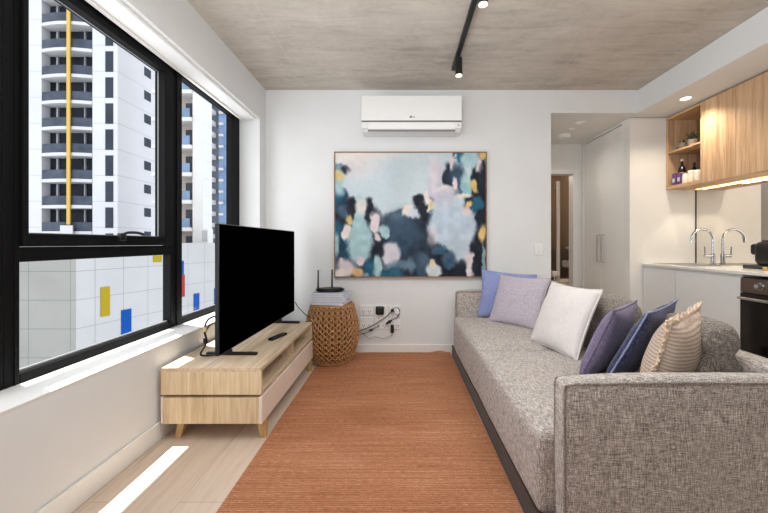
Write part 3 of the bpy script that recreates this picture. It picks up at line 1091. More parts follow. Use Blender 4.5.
A0 = at(380, 310, YB)
bm = softbox(bmesh.new(), A0.x - .042, A0.x + .042, YB - .05, YB - .0095, A0.z - .042, A0.z + .042, .014, n=3)
pg = obj('plug_adaptor', bm, 'black', smooth=True)
tag(pg, 'square black plug adaptor in the middle wall outlet', 'plug')
A0 = at(392.4, 310, YB)
bm = softbox(bmesh.new(), A0.x - .016, A0.x + .016, YB - .04, YB - .013, A0.z - .016, A0.z + .016, .008, n=2)
tag(obj('plug', bm, 'black', smooth=True), 'small black plug in the upper right wall outlet', 'plug')
A0 = at(397.3, 311.5, YB)
bm = bmesh.new()
lathe(bm, [(0, -.036), (.02, -.036), (.024, -.03), (.024, -.0005), (0, -.0005)], (A0.x, YB - .0125, A0.z), 20, 'Y')
tag(obj('plug', bm, 'white', smooth=True), 'round white plug in the upper right wall outlet', 'plug')
A0 = at(392.3, 328, YB)
bm = softbox(bmesh.new(), A0.x - .017, A0.x + .017, YB - .045, YB - .013, A0.z - .042, A0.z + .04, .01, n=3)
tag(obj('plug', bm, 'black', smooth=True), 'tall black plug in the lower right wall outlet', 'plug')
A0, A1 = at(386, 324, YB - .05), at(392, 320, YB - .05)
bm = bmesh.new()
tube(bm, [A0, A0.lerp(A1, .35), A0.lerp(A1, .4), A0.lerp(A1, .7), A0.lerp(A1, .75), A1], [.010, .011, .015, .015, .011, .010], 8)
tag(obj('connector', bm, 'black', smooth=True), 'black cable connector hanging diagonally between the wall outlets', 'plug')
yc = YB - .03


def cable(label, pts, r, mat='black', extra=None):
    bm = bmesh.new()
    tube(bm, [at(p[0], p[1], p[2] if len(p) > 2 else yc) for p in pts], r, 6, sub=6)
    o = obj('cable', bm, mat, smooth=True)
    tag(o, label, 'cable')
    return o


cable('black cable sloping from small black plug down to the woven stool', [(391, 312, 3.5), (387, 316), (380, 321), (372, 326), (362, 330), (357, 332.5, 3.45)], .0042)
c2 = cable('black cable with inline lump hanging low beside the woven stool', [(379, 325.5, 3.5), (376, 327.5), (370, 330.5), (365, 333), (357, 334.8, 3.46)], .0042)
bm = bmesh.new()
tube(bm, [at(369, 331, yc), at(370, 330.5, yc), at(372, 329.6, yc), at(373, 329.2, yc)], [.006, .011, .011, .006], 8)
obj('lump', bm, 'black', c2, smooth=True, local=True)
cable('black cable looping round the white plug to the connector', [(392, 319.5, 3.5), (396, 318.5), (399, 314.5), (399.6, 311), (398, 308, 3.49), (394.5, 308, 3.49), (392.6, 309.5, 3.5)], .0040)
cable('thin grey cable drooping under the outlets to the stool', [(392.3, 332.8), (391, 336), (383, 338.5), (375, 336.8), (369.5, 338.4), (364, 334.5), (357.5, 330.5, 3.46)], .0030, 'midgrey')
cable('two short white leads below the black adaptor', [(378.5, 315), (378.5, 319), (381, 322), (384.5, 319.5), (382, 315)], .0030, 'cablew')

# ------------------------------------------------------------------ sofa
SX0, SX1, SY0, SY1 = .522, 1.56, 1.215, 3.46
sf = thing('sofa', 'long low grey tweed sofa with square arms and loose pillows', 'sofa', (1.05, 2.3, 0))
seam = 2.31
for y0, y1 in ((1.297, seam), (seam + .001, 3.355)):
    obj('seat_cushion', softbox(bmesh.new(), SX0 - .004, 1.43, y0, y1, .095, .408, .03, (.010, 0, .010), n=12, wr=.002, seed=y0), 'sofa', sf, smooth=True, ang=60)
obj('armrest', softbox(bmesh.new(), SX0 + .052, SX1, SY0, SY0 + .081, .095, .622, .018, (.003, .004, .022), n=12, wr=.0015, seed=4), 'sofa', sf, smooth=True, ang=60)
obj('armrest', softbox(bmesh.new(), SX0 + .022, SX1, SY1 - .10, SY1, .095, .648, .03, (.004, .004, .010), n=10, wr=.0015, seed=6), 'sofa', sf, smooth=True, ang=60)
obj('backrest', softbox(bmesh.new(), 1.43, SX1, SY0 + .082, SY1 - .101, .095, .632, .03, (.004, 0, .008), n=10, wr=.0015, seed=8), 'sofa', sf, smooth=True, ang=60)
# piping along the near arm: up the front edges and along both top edges
px_ = SX0 + .054
for py_, dy in ((SY0 + .003, -.003), (SY0 + .078, .003)):
    bm = bmesh.new()
    tube(bm, [(px_, py_, .10), (px_, py_, .35), (px_, py_, .57), (px_ + .003, py_, .606), (px_ + .02, py_, .619), (.75, py_ + dy, .625), (1.05, py_ + dy, .628), (1.35, py_ + dy, .626), (SX1 - .03, py_, .618)], .0042, 6, sub=8)
    obj('piping', bm, 'piping', sf, smooth=True)
bm = bmesh.new()
yq, px_ = SY1 - .097, SX0 + .026
tube(bm, [(px_, yq, .41), (px_, yq, .60), (px_ + .006, yq, .634), (px_ + .03, yq, .643), (1.0, yq - .003, .652), (1.4, yq, .645)], .004, 6, sub=8)
obj('piping', bm, 'piping', sf, smooth=True)
obj('floor_gap_fill', B(SX0 - .009, SX1 - .02, SY0 + .02, SY1 - .02, .0005, .105), 'floor_gap_fill', sf)  # solid dark block in place of the shadowed gap below the hem


def back_cushion(label, y0, y1, lean, top):
    """slumped back cushion: two lobes with a crease, extruded along the sofa"""
    h = top - .41
    o = thing('back_cushion', label, 'cushion', (1.33, (y0 + y1) / 2, .412), 'loose grey back cushions')
    bm = bmesh.new()
    NS, NT_ = 28, 30
    hl = (y1 - y0) / 2
    rings = []
    for j in range(NT_ + 1):
        t = -1 + 2 * j / NT_
        e = max(0, 1 - abs(t) ** 7) ** .5
        e = max(e, .04)
        ring = []
        for i in range(NS):
            a = 2 * PI * i / NS
            ca, sa = math.cos(a), math.sin(a)
            zz = .5 + .5 * sa * (abs(sa) ** -.25 if abs(sa) > 1e-4 else 1)
            crease = math.exp(-((zz - .66) / .06) ** 2)
            wdt = .095 * (abs(ca) ** .62) * (1 - .34 * crease)
            x = math.copysign(wdt, ca) * (.3 + .7 * e)
            z = h * (.5 + (zz - .5) * (.55 + .45 * e))
            xx_ = x + lean * (z / h - .5)
            p = Vector((xx_, t * hl * (1 - .04 * (1 - e)), z))
            p += mnoise.noise_vector(p * 7 + Vector((y0 * 5, 0, 0))) * .008
            ring.append(bm.verts.new(p))
        rings.append(ring)
    for A, Bq in zip(rings[:-1], rings[1:]):
        for k in range(NS):
            bm.faces.new((A[k], A[(k + 1) % NS], Bq[(k + 1) % NS], Bq[k]))
    bm.faces.new(rings[0])
    bm.faces.new(rings[-1])
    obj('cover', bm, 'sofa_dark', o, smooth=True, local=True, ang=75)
    return o


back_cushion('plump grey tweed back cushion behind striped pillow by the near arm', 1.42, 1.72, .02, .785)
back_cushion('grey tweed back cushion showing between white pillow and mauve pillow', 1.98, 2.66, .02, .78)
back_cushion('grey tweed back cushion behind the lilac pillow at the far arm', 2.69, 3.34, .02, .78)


# ------------------------------------------------------------------ pillows
def pillow_mesh(w, h, T, seed, n=22, pinch=.07, wr=.006):
    bm = bmesh.new()
    gridf, gridb = {}, {}
    for i in range(n + 1):
        for j in range(n + 1):
            u = -math.cos(PI * i / n)
            v = -math.cos(PI * j / n)
            u = .5 * u + .5 * (-1 + 2 * i / n)
            v = .5 * v + .5 * (-1 + 2 * j / n)
            x = w / 2 * u * (1 - pinch * (1 - v * v) * abs(u) ** 2)
            y = h / 2 * v * (1 - pinch * (1 - u * u) * abs(v) ** 2)
            prof_ = ((1 - u * u) * (1 - v * v))
            z = T / 2 * max(prof_, 0) ** .42
            fold = wr * mnoise.noise(Vector((x * 9 + seed, y * 9, seed))) * (prof_ ** .3 if prof_ > 0 else 0)
            fold += wr * .8 * math.sin((abs(u) + abs(v)) * 9 + seed) * (abs(u * v) ** 1.5) * (1 if prof_ > 0 else 0)
            edge = i in (0, n) or j in (0, n)
            f = bm.verts.new((x, y, 0 if edge else z + fold))
            gridf[i, j] = f
            gridb[i, j] = f if edge else bm.verts.new((x, y, -z * .9 + fold))
    for i in range(n):
        for j in range(n):
            bm.faces.new((gridf[i, j], gridf[i + 1, j], gridf[i + 1, j + 1], gridf[i, j + 1]))
            q = (gridb[i, j + 1], gridb[i + 1, j + 1], gridb[i + 1, j], gridb[i, j])
            bm.faces.new(q)
    outline = [gridf[i, 0].co.copy() for i in range(n)] + [gridf[n, j].co.copy() for j in range(n)] + \
              [gridf[i, n].co.copy() for i in range(n, 0, -1)] + [gridf[0, j].co.copy() for j in range(n, 0, -1)]
    return bm, outline


def pillow(label, mat, BL, BR, lean, w=None, h=.46, T=.14, roll=0., edge=None, er=.004, fringe=False, seed=1.0, zb=.408, sag=0.):
    """BL, BR: where the two lower corners rest on the seat (seen from the front); lean: radians the pillow tips backwards"""
    BL, BR = Vector((BL[0], BL[1], zb)), Vector((BR[0], BR[1], zb))
    X = (BR - BL)
    if w is None:
        w = X.length
    X.normalize()
    nrm = Vector((X.y, -X.x, 0))               # faces the viewer side
    if nrm.x > 0 and nrm.y > 0:
        nrm = -nrm
    up = Vector((0, 0, 1)) * math.cos(lean) - nrm * math.sin(lean)
    Z = X.cross(up)
    R = Matrix((X, up, Z)).transposed()
    R = R @ Matrix.Rotation(roll, 3, 'Z')
    mid = (BL + BR) / 2 + up * (h / 2)
    o = thing('pillow', label, 'pillow', mid, 'scatter pillows along the sofa')
    o.rotation_euler = R.to_euler()
    bm, outline = pillow_mesh(w, h, T, seed)
    obj('cover', bm, mat, o, smooth=True, local=True, ang=80)
    if edge:
        if fringe:
            bm = bmesh.new()
            rnd = random.Random(5)
            pts = smoothpath(outline, 3, True)
            tube(bm, pts, er, 6, closed=True)
            for p in pts:
                d = Vector((p.x, p.y, 0)).normalized()
                q = p + d * rnd.uniform(.012, .028) + Vector((rnd.uniform(-.007, .007), rnd.uniform(-.007, .007), rnd.uniform(-.010, .010)))
                tube(bm, [p, (p + q) / 2 + Vector((0, 0, rnd.uniform(-.003, .003))), q], [.005, .006, .003], 5)
            obj('fringe', bm, edge, o, smooth=True, local=True)
        else:
            bm = bmesh.new()
            tube(bm, outline, er, 6, closed=True)
            obj('piping', bm, edge, o, smooth=True, local=True)
    return o


pillow('periwinkle blue pillow leaning on the far arm behind the lilac one', 'blue', (.755, 3.28), (1.26, 3.19), .26, w=.51, h=.445, T=.10, roll=-.09, edge='blue', seed=2.1)
pillow('lilac pillow in front of the periwinkle blue pillow', 'lilac', (.80, 3.13), (1.10, 2.78), .44, w=.48, h=.455, T=.13, edge='lilac', seed=3.3)
pillow('off-white pillow standing alone at the middle of the sofa', 'pale', (.945, 2.51), (1.05, 2.09), .42, w=.46, h=.46, T=.14, edge='pale', er=.006, seed=4.7)
pillow('mauve purple pillow leaning beside the navy denim pillow', 'purple', (.895, 1.76), (1.20, 2.05), -.40, w=.42, h=.425, T=.13, edge='purple', seed=5.2)
pillow('navy denim pillow between the mauve and the striped pillow', 'navy', (.935, 1.645), (1.335, 1.985), -.45, w=.52, h=.455, T=.10, edge='navy_edge', seed=6.4)
pillow('beige striped pillow with frayed cream fringe beside the near arm', 'cream', (1.03, 1.475), (1.275, 1.66), -.26, w=.37, h=.42, T=.18, roll=.07, edge='cream_edge', er=.008, fringe=True, seed=7.7)

# ------------------------------------------------------------------ ceiling track light
tl = thing('track_light', 'black ceiling track with two cylinder spotlights', 'track light', (.475, 2.2, H))
obj('track', B(.458, .492, .8, 3.09, H - .034, H - .0005, bev=.003), 'black', tl)


def spot(x, y, d):
    bm = bmesh.new()
    d = Vector(d).normalized()
    top = Vector((x, y, H - .036))
    c = top + d * .150
    tube(bm, [top + d * .012, c], .029, 18)
    o = obj('spotlight', bm, 'black', tl, smooth=True)
    bm = bmesh.new()
    tube(bm, [c - d * .001, c + d * .005], .024, 16)
    obj('lens', bm, 'bulb', o)
    bm = bmesh.new()
    tube(bm, [top + Vector((0, 0, .004)), top + d * .014], .014, 10)
    obj('stem', bm, 'black', o)
    return c + d * .03


s1 = spot(.480, 2.85, (.02, .02, -1))
s2 = spot(.475, 2.0, (.02, .02, -1))

# ------------------------------------------------------------------ ceiling fittings
dl = thing('downlight', 'round recessed downlight glowing over the kitchen bench', 'downlight', (2.62, 3.19, ZK))
bm = bmesh.new()
lathe(bm, [(.040, -.0005), (.052, -.0005), (.052, -.006), (.040, -.004)], (2.62, 3.19, ZK), 24)
obj('trim', bm, 'white', dl, smooth=True)
bm = bmesh.new()
lathe(bm, [(0, -.003), (.040, -.003), (.040, -.0008), (0, -.0008)], (2.62, 3.19, ZK), 24)
obj('lens', bm, 'bulb', dl)


def ceil_disc(name, label, cat, px, py, r, h):
    Y = F * (ZK - CZ) / (CY - py)
    p = at(px, py, Y)
    o = thing(name, label, cat, (p.x, p.y, ZK))
    bm = bmesh.new()
    lathe(bm, [(0, -h), (r * .8, -h), (r, -h * .6), (r, -.0005), (0, -.0005)], (p.x, p.y, ZK), 24)
    obj('cap', bm, 'white', o, smooth=True)
    bm = bmesh.new()
    lathe(bm, [(0, -h - .004), (r * .35, -h - .004), (r * .35, -h), (0, -h)], (p.x, p.y, ZK), 16)
    obj('sensor', bm, 'cabinet', o, smooth=True)


ceil_disc('smoke_alarm', 'white smoke alarm deep in the hallway ceiling', 'smoke alarm', 564, 135, .075, .035)
ceil_disc('motion_sensor', 'small grey sensor dot on the hallway ceiling', 'sensor', 572.5, 128.5, .03, .012)
ceil_disc('ceiling_speaker', 'flat white disc on the hallway ceiling near the opening', 'fitting', 580.5, 123, .06, .012)

# ------------------------------------------------------------------ wardrobe in the hall
wd = thing('wardrobe', 'tall white built-in wardrobe lining the hallway', 'wardrobe', (XB, 4.2, 0))
bm = B(XB + .001, XB + .06, YE + .101, YE + .13, 0, ZK - .001)
box(bm, XB + .001, XB + .06, 4.605, YH - .016, 0, ZK - .001)
box(bm, XB + .001, XB + .06, YE + .13, 4.605, 2.42, ZK - .001)
obj('frame', bm, 'trimwhite', wd)
obj('carcass', B(XB + .05, XK + .05, YE + .135, 4.60, .0, 2.41), 'darkgrey', wd)
for y0, y1, hy in ((YE + .134, 4.205, 4.165), (4.209, 4.601, 4.255)):
    d_ = obj('door', B(XB + .012, XB + .032, y0, y1, .06, 2.412, bev=.002), 'trimwhite', wd)
    bm = bmesh.new()
    tube(bm, [(XB + .013, hy, .885), (XB - .022, hy, .885), (XB - .022, hy, 1.215), (XB + .013, hy, 1.215)], .007, 8)
    obj('handle', bm, 'nickel', d_, smooth=True)
obj('kickboard', B(XB + .04, XB + .049, YE + .135, 4.60, 0, .058), 'trimwhite', wd)

# ------------------------------------------------------------------ kitchen
KF = 2.57
ZT = .905
bt = tag(obj('benchtop', B(KF - .02, XK - .001, 1.35, YE - .001, ZT - .022, ZT, bev=.002), 'stone'), 'thin white stone benchtop along the kitchen wall', 'benchtop')


def base_cab(label, y0, y1):
    o = thing('base_cabinet', label, 'kitchen cabinet', (2.85, (y0 + y1) / 2, 0), 'white kitchen base cabinets')
    obj('carcass', B(KF + .02, XK - .002, y0 + .001, y1 - .001, .10, ZT - .0225), 'cabinet', o)
    obj('door', B(KF, KF + .0195, y0 + .002, y1 - .002, .11, ZT - .045, bev=.0015), 'cabinet', o)
    obj('kickboard', B(KF + .06, KF + .075, y0 + .001, y1 - .001, 0, .0995), 'midgrey', o)
    obj('finger_rail', B(KF + .012, KF + .0198, y0 + .001, y1 - .001, ZT - .044, ZT - .023), 'cabinet', o)
    return o


base_cab('narrow white base cabinet at the far end of the bench', 3.25, 3.678)
base_cab('wide white base cabinet between oven and narrow end cabinet', 2.622, 3.249)
base_cab('white base cabinet on the near side of the oven', 1.36, 2.018)

ov_ = thing('oven', 'black glass built-in oven with bronze control panel under the bench', 'oven', (2.85, 2.32, .2))
obj('body', B(KF + .01, XK - .01, 2.022, 2.618, .22, .862), 'black', ov_)
cp = obj('control_panel', B(KF - .012, KF + .0095, 2.024, 2.616, .752, .858, bev=.002), 'steel', ov_)
for ky in (2.47, 2.20):
    bm = bmesh.new()
    lathe(bm, [(0, -.03), (.016, -.03), (.020, -.004), (.026, -.003), (.026, 0), (0, 0)], (KF - .0125, ky, .808), 20, 'X')
    obj('knob', bm, 'chrome', cp, smooth=True)
obj('display', B(KF - .0135, KF - .0122, 2.29, 2.37, .79, .83), 'black', cp)
od = obj('door', B(KF - .014, KF + .0095, 2.024, 2.616, .24, .746, bev=.002), 'ovenglass', ov_)
bm = bmesh.new()
tube(bm, [(KF - .014, 2.06, .71), (KF - .045, 2.06, .71), (KF - .045, 2.58, .71), (KF - .014, 2.58, .71)], .008, 10)
tube(bm, [(KF - .045, 2.045, .71), (KF - .045, 2.60, .71)], .010, 10)
obj('handle', bm, 'nickel', od, smooth=True)
obj('floor_gap_fill', B(KF + .06, KF + .075, 2.02, 2.62, 0, .218), 'midgrey', ov_)  # plinth board below the oven

tag(obj('splashback', B(XK - .006, XK - .0008, 1.35, YE - .012, ZT + .0005, 1.676), 'mirror'), 'mirror splashback between bench and oak wall cupboards', 'splashback')

tag(obj('edge_strip', B(XK - .010, XK - .0008, YE - .0115, YE - .0008, ZT + .0005, 1.676), 'darkgrey'), 'dark upright edge strip where the mirror splashback meets the end wall', 'edge strip')
# kitchen mixer tap
TX, TY = 3.075, 3.42
fc = thing('kitchen_tap', 'tall chrome gooseneck mixer tap standing on the bench', 'tap', (TX, TY, ZT))
bm = bmesh.new()
lathe(bm, [(0, .0005), (.024, .0005), (.024, .012), (.019, .016), (.019, .10), (.012, .108), (0, .108)], (TX, TY, ZT), 20)
obj('base', bm, 'chrome', fc, smooth=True)
bm = bmesh.new()
pts = [(TX, TY, ZT + .10), (TX, TY, ZT + .24)]
for k in range(11):
    a = PI * k / 10 * .97
    pts.append((TX - .105 + .105 * math.cos(a), TY, ZT + .25 + .095 * math.sin(a)))
pts.append((TX - .212, TY, ZT + .215))
tube(bm, pts, .0115, 12, sub=3)
obj('spout', bm, 'chrome', fc, smooth=True)
bm = bmesh.new()
tube(bm, [(TX - .01, TY, ZT + .085), (TX - .085, TY, ZT + .085)], [.015, .013], 12)
tube(bm, [(TX - .078, TY, ZT + .085), (TX - .082, TY, ZT + .175)], .0045, 8)
obj('lever', bm, 'chrome', fc, smooth=True)
# sink rim
sk = thing('sink', 'shallow stainless sink edge set in the white bench', 'sink', (2.83, 3.42, ZT))
bm = B(2.66, 3.02, 3.18, 3.19, ZT + .0003, ZT + .003)
box(bm, 2.66, 3.02, 3.63, 3.64, ZT + .0003, ZT + .003)
box(bm, 2.66, 2.67, 3.19, 3.63, ZT + .0003, ZT + .003)
box(bm, 3.01, 3.02, 3.19, 3.63, ZT + .0003, ZT + .003)
obj('rim', bm, 'nickel', sk)
obj('bowl', B(2.67, 3.01, 3.19, 3.63, ZT + .0002, ZT + .0012), 'midgrey', sk)

# coffee machine
cm = thing('coffee_machine', 'compact black capsule coffee machine on the bench', 'coffee machine', (2.95, 2.80, ZT))
bm = softbox(bmesh.new(), 2.88, 3.0, 2.50, 2.85, ZT + .03, ZT + .225, .045, n=5)
obj('body', bm, 'black', cm, smooth=True)
bm = softbox(bmesh.new(), 2.895, 2.985, 2.83, 2.885, ZT + .115, ZT + .205, .02, n=4)
obj('head', bm, 'black', cm, smooth=True)
bm = B(2.885, 2.995, 2.55, 2.935, ZT + .0005, ZT + .032, bev=.008)
obj('drip_tray', bm, 'darkgrey', cm, smooth=True)
bm = bmesh.new()
lathe(bm, [(0, 0), (.016, 0), (.016, -.022), (.010, -.026), (0, -.026)], (2.94, 2.862, ZT + .118), 14)
obj('spout', bm, 'chrome', cm, smooth=True)
bm = softbox(bmesh.new(), 2.905, 2.975, 2.56, 2.80, ZT + .218, ZT + .236, .007, n=3)
obj('lever', bm, 'darkgrey', cm, smooth=True)
cp_ = thing('coffee_pod', 'small gold coffee pod lying before the coffee machine', 'coffee pod', (2.80, 2.665, ZT))
bm = bmesh.new()
lathe(bm, [(0, .0005), (.012, .0005), (.0175, .024), (.020, .027), (0, .027)], (2.80, 2.665, ZT), 16)
obj('capsule', bm, 'gold', cp_, smooth=True)

# wall cupboards
WF = 2.81
Z0, Z1 = 1.677, 2.43
su = thing('open_shelf_unit', 'open oak shelf box at the far end of the wall cupboards', 'shelf unit', (2.97, 3.455, Z0))
y0, y1 = 3.237, YE - .001
obj('side_panel', B(WF, XK - .0015, y0, y0 + .018, Z0, Z1, bev=.001), 'kitchen_oak', su)
obj('side_panel', B(WF, XK - .0015, y1 - .018, y1, Z0, Z1, bev=.001), 'kitchen_oak', su)
obj('top_board', B(WF, XK - .0015, y0 + .0182, y1 - .0182, Z1 - .02, Z1, bev=.001), 'kitchen_oak_h', su)
obj('bottom_board', B(WF, XK - .0015, y0 + .0182, y1 - .0182, Z0, Z0 + .035, bev=.001), 'kitchen_oak_h', su)
obj('shelf', B(WF + .004, XK - .0145, y0 + .0182, y1 - .0182, 2.052, 2.070, bev=.001), 'kitchen_oak_h', su)
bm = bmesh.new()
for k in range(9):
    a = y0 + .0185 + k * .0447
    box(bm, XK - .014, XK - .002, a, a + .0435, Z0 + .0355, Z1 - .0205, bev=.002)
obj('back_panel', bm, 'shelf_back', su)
wc = thing('wall_cupboard', 'oak veneer wall cupboard with tall flat doors', 'kitchen cabinet', (2.97, 2.6, Z0))
obj('carcass', B(WF + .02, XK - .0015, 1.94, 3.236, Z0 + .012, Z1), 'kitchen_oak', wc)
for k in range(4):
    a = 3.235 - k * .3235
    bm = bmesh.new()
    for q in range(4):
        w = .3205 / 4
        box(bm, WF, WF + .0195, a - (q + 1) * w, a - q * w - .0004, Z0, Z1, bev=.0008, seg=1)
    obj('door', bm, 'kitchen_oak', wc)
obj('underside', B(WF + .02, XK - .0015, 1.94, 3.236, Z0, Z0 + .0115), 'kitchen_oak_h', wc)
obj('led_strip', B(XK - .045, XK - .038, 1.96, 3.23, Z0 - .005, Z0 - .0003), 'led', wc)
obj('led_strip', B(XK - .045, XK - .038, 3.24, 3.63, Z0 - .005, Z0 - .0003), 'led', su)

# things on the open shelf
ZS = Z0 + .0355


def bottle(label, x, y, h, r, mat='bottle', lab=None, cap='black'):
    o = thing('bottle', label, 'bottle', (x, y, ZS))
    bm = bmesh.new()
    lathe(bm, [(0, 0), (r, 0), (r, h * .58), (r * .8, h * .68), (r * .34, h * .78), (r * .32, h * .93), (0, h * .93)], (x, y, ZS), 18)
    obj('body', bm, mat, o, smooth=True)
    bm = bmesh.new()
    lathe(bm, [(0, h * .92), (r * .4, h * .92), (r * .4, h), (0, h)], (x, y, ZS), 14)
    obj('cap', bm, cap, o, smooth=True)
    if lab:
        bm = bmesh.new()
        lathe(bm, [(r + .0004, h * .12), (r + .0010, h * .12), (r + .0010, h * .48), (r + .0004, h * .48)], (x, y, ZS), 18)
        obj('sticker', bm, lab, o, smooth=True)


bottle('dark bottle with gold label, tallest on the open shelf', 2.905, 3.585, .265, .034, lab='gold', cap='jar')
bottle('dark bottle second from left on the open shelf', 2.96, 3.50, .215, .030, lab='midgrey')
bottle('short dark bottle behind the cream jars on the open shelf', 2.95, 3.395, .20, .034, lab='violet')
for i, (x, y, w, h, lb) in enumerate(((2.850, 3.60, .05, .125, 'violet tea packet at the left end of the open shelf'), (2.850, 3.535, .05, .115, 'violet tea packet standing next to the cream jars'))):
    o = thing('tea_packet', lb, 'packet', (x, y, ZS), 'violet packets on the open shelf')
    bm = softbox(bmesh.new(), x - .02, x + .02, y - w / 2, y + w / 2, ZS + .0005, ZS + h, .008, n=3)
    obj('packet', bm, 'violet', o, smooth=True)
    obj('sticker', B(x - .0215, x - .0205, y - .015, y + .015, ZS + .03, ZS + .07), 'paper2', o)
for (x, y, h, lb) in ((2.850, 3.470, .095, 'cream jar beside the violet packets'), (2.850, 3.405, .115, 'cream jar in the middle of the open shelf row'), (2.850, 3.335, .105, 'rightmost cream jar on the open shelf')):
    o = thing('jar', lb, 'jar', (x, y, ZS), 'cream jars on the open shelf')
    bm = bmesh.new()
    lathe(bm, [(0, 0), (.028, 0), (.030, .01), (.030, h * .75), (.026, h * .82), (0, h * .82)], (x, y, ZS), 18)
    obj('body', bm, 'jar', o, smooth=True)
    bm = bmesh.new()
    lathe(bm, [(0, h * .82), (.027, h * .82), (.027, h), (0, h)], (x, y, ZS), 18)
    obj('lid', bm, 'white', o, smooth=True)
ZS2 = 2.0705
pl = thing('potted_plant', 'small leafy plant in pot on the upper oak shelf', 'plant', (2.90, 3.45, ZS2))
bm = bmesh.new()
lathe(bm, [(0, 0), (.035, 0), (.045, .07), (.040, .07), (0, .06)], (2.90, 3.45, ZS2), 18)
obj('pot', bm, 'soil', pl, smooth=True)
bm = bmesh.new()
rnd = random.Random(11)
for k in range(46):
    a = rnd.uniform(0, 2 * PI)
    el = rnd.uniform(.35, 1.4)
    ln = rnd.uniform(.05, .11)
    c0 = Vector((2.90, 3.45, ZS2 + .06))
    d = Vector((math.cos(a) * math.cos(el), math.sin(a) * math.cos(el), math.sin(el)))
    s_ = d.cross(Vector((0, 0, 1))).normalized()
    tip = c0 + d * ln
    midp = c0 + d * ln * .6 + Vector((0, 0, .01))
    w = .012
    v = [bm.verts.new(p) for p in (c0, midp + s_ * w, tip, midp - s_ * w)]
    bm.faces.new(v)
obj('foliage', bm, 'leaf', pl)
vs = thing('vase', 'squat grey bowl left of the plant on the upper oak shelf', 'vase', (2.90, 3.58, ZS2))
bm = bmesh.new()
lathe(bm, [(0, 0), (.03, 0), (.05, .03), (.046, .06), (.036, .075), (.032, .075), (.042, .05), (0, .01)], (2.90, 3.58, ZS2), 20)
obj('bowl', bm, 'soil', vs, smooth=True)
bm = bmesh.new()
for k in range(16):
    a = rnd.uniform(0, 2 * PI)
    c0 = Vector((2.90, 3.58, ZS2 + .03))
    d = Vector((math.cos(a) * .5, math.sin(a) * .5, 1)).normalized()
    s_ = d.cross(Vector((0, 0, 1))).normalized()
    ln = rnd.uniform(.06, .085)
    v = [bm.verts.new(p) for p in (c0, c0 + d * ln * .6 + s_ * .008, c0 + d * ln, c0 + d * ln * .6 - s_ * .008)]
    bm.faces.new(v)
obj('sprig', bm, 'leaf', vs)

# ------------------------------------------------------------------ bathroom
ss = thing('shower_screen', 'glass shower screen with steel post seen through bathroom doorway', 'shower screen', (2.22, 5.5, 0))
obj('pane', B(2.195, 2.203, 5.0, 6.28, .02, 2.0), 'glass', ss)
bm = bmesh.new()
p = at(557.5, 250, 5.0)
box(bm, p.x - .02, p.x + .02, 4.96, 5.0, 0, 2.0, bev=.004)
obj('post', bm, 'ceramic', ss)
bm = bmesh.new()
tube(bm, [at(551, 188, 5.4), at(559, 188, 5.4)], .010, 8)
obj('bar', bm, 'nickel', ss)
p = at(554.5, 274, 4.88)
th_ = thing('toilet_roll_stand', 'white toilet roll on slim stand inside the bathroom doorway', 'toilet roll stand', (p.x, 4.88, 0))
bm = bmesh.new()
lathe(bm, [(0, .0), (.06, .0), (.06, .012), (.008, .016), (.008, p.z - .04), (0, p.z - .04)], (p.x, 4.88, 0), 16)
obj('stand', bm, 'ceramic', th_, smooth=True)
bm = bmesh.new()
lathe(bm, [(.015, -.045), (.045, -.045), (.045, .045), (.015, .045), (.015, -.045)], (p.x, 4.88, p.z), 20, 'X')
obj('roll', bm, 'ceramic', th_, smooth=True)
tw = thing('laundry_basket', 'cream fabric laundry basket just past the bathroom doorway', 'basket', (2.27, 5.2, 0))
p = at(565, 281, 5.15)
bm = bmesh.new()
lathe(bm, [(0, .0), (.11, .0), (.14, p.z - .1), (.15, p.z), (.13, p.z + .02), (.08, p.z - .02), (0, p.z - .03)], (p.x, 5.15, 0), 20)
for v in bm.verts:
    v.co += mnoise.noise_vector(v.co * 9) * .012
    v.co.z = max(v.co.z, 0.0)
obj('bag', bm, 'jar', tw, smooth=True)
vb = thing('wall_basin', 'small cream wall basin at right inside the bathroom', 'basin', (2.72, 5.9, .62))
p = at(572, 264, 5.9)
bm = softbox(bmesh.new(), p.x - .08, 2.889, 5.7, 6.1, p.z - .07, p.z + .06, .03, n=4)
obj('bowl', bm, 'ceramic', vb, smooth=True)
bm = B(p.x + .0, p.x + .03, 5.86, 5.90, p.z + .06, p.z + .2, bev=.004)
box(bm, p.x - .08, p.x + .03, 5.86, 5.90, p.z + .19, p.z + .22, bev=.004)
obj('tap', bm, 'chrome', vb)
mr = tag(obj('bathroom_shelf', B(p.x - .06, 2.889, 5.75, 6.0, p.z + .26, p.z + .29, bev=.003), 'ceramic'), 'short pale shelf above the bathroom basin', 'shelf')

# ------------------------------------------------------------------ outside: podium wall
pc = Vector((-13.5, 14.5, 0))
pd = Vector((.23, .97, 0)).normalized()
pn = Vector((pd.y, -pd.x, 0))
ptop = 1.12
pod = thing('podium_building', 'low white panelled building with coloured rectangles outside the windows', 'building', (-16, 18, -10))
bm = bmesh.new()
far = pc + pd * 22
prism(bm, [(pc.x, pc.y), (far.x, far.y), (far.x - 20, far.y), (-34, pc.y)], (-10, ptop), 'Z')
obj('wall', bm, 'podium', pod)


def hit(px, py):
    """where the sight line through a pixel meets the slanted podium face: distance along it and height"""
    k = (px - CX) / F
    # pc.x + pd.x t = k (pc.y + pd.y t)
    t = (k * pc.y - pc.x) / (pd.x - k * pd.y)
    Y = pc.y + pd.y * t
    return t, CZ - (py - CY) * Y / F


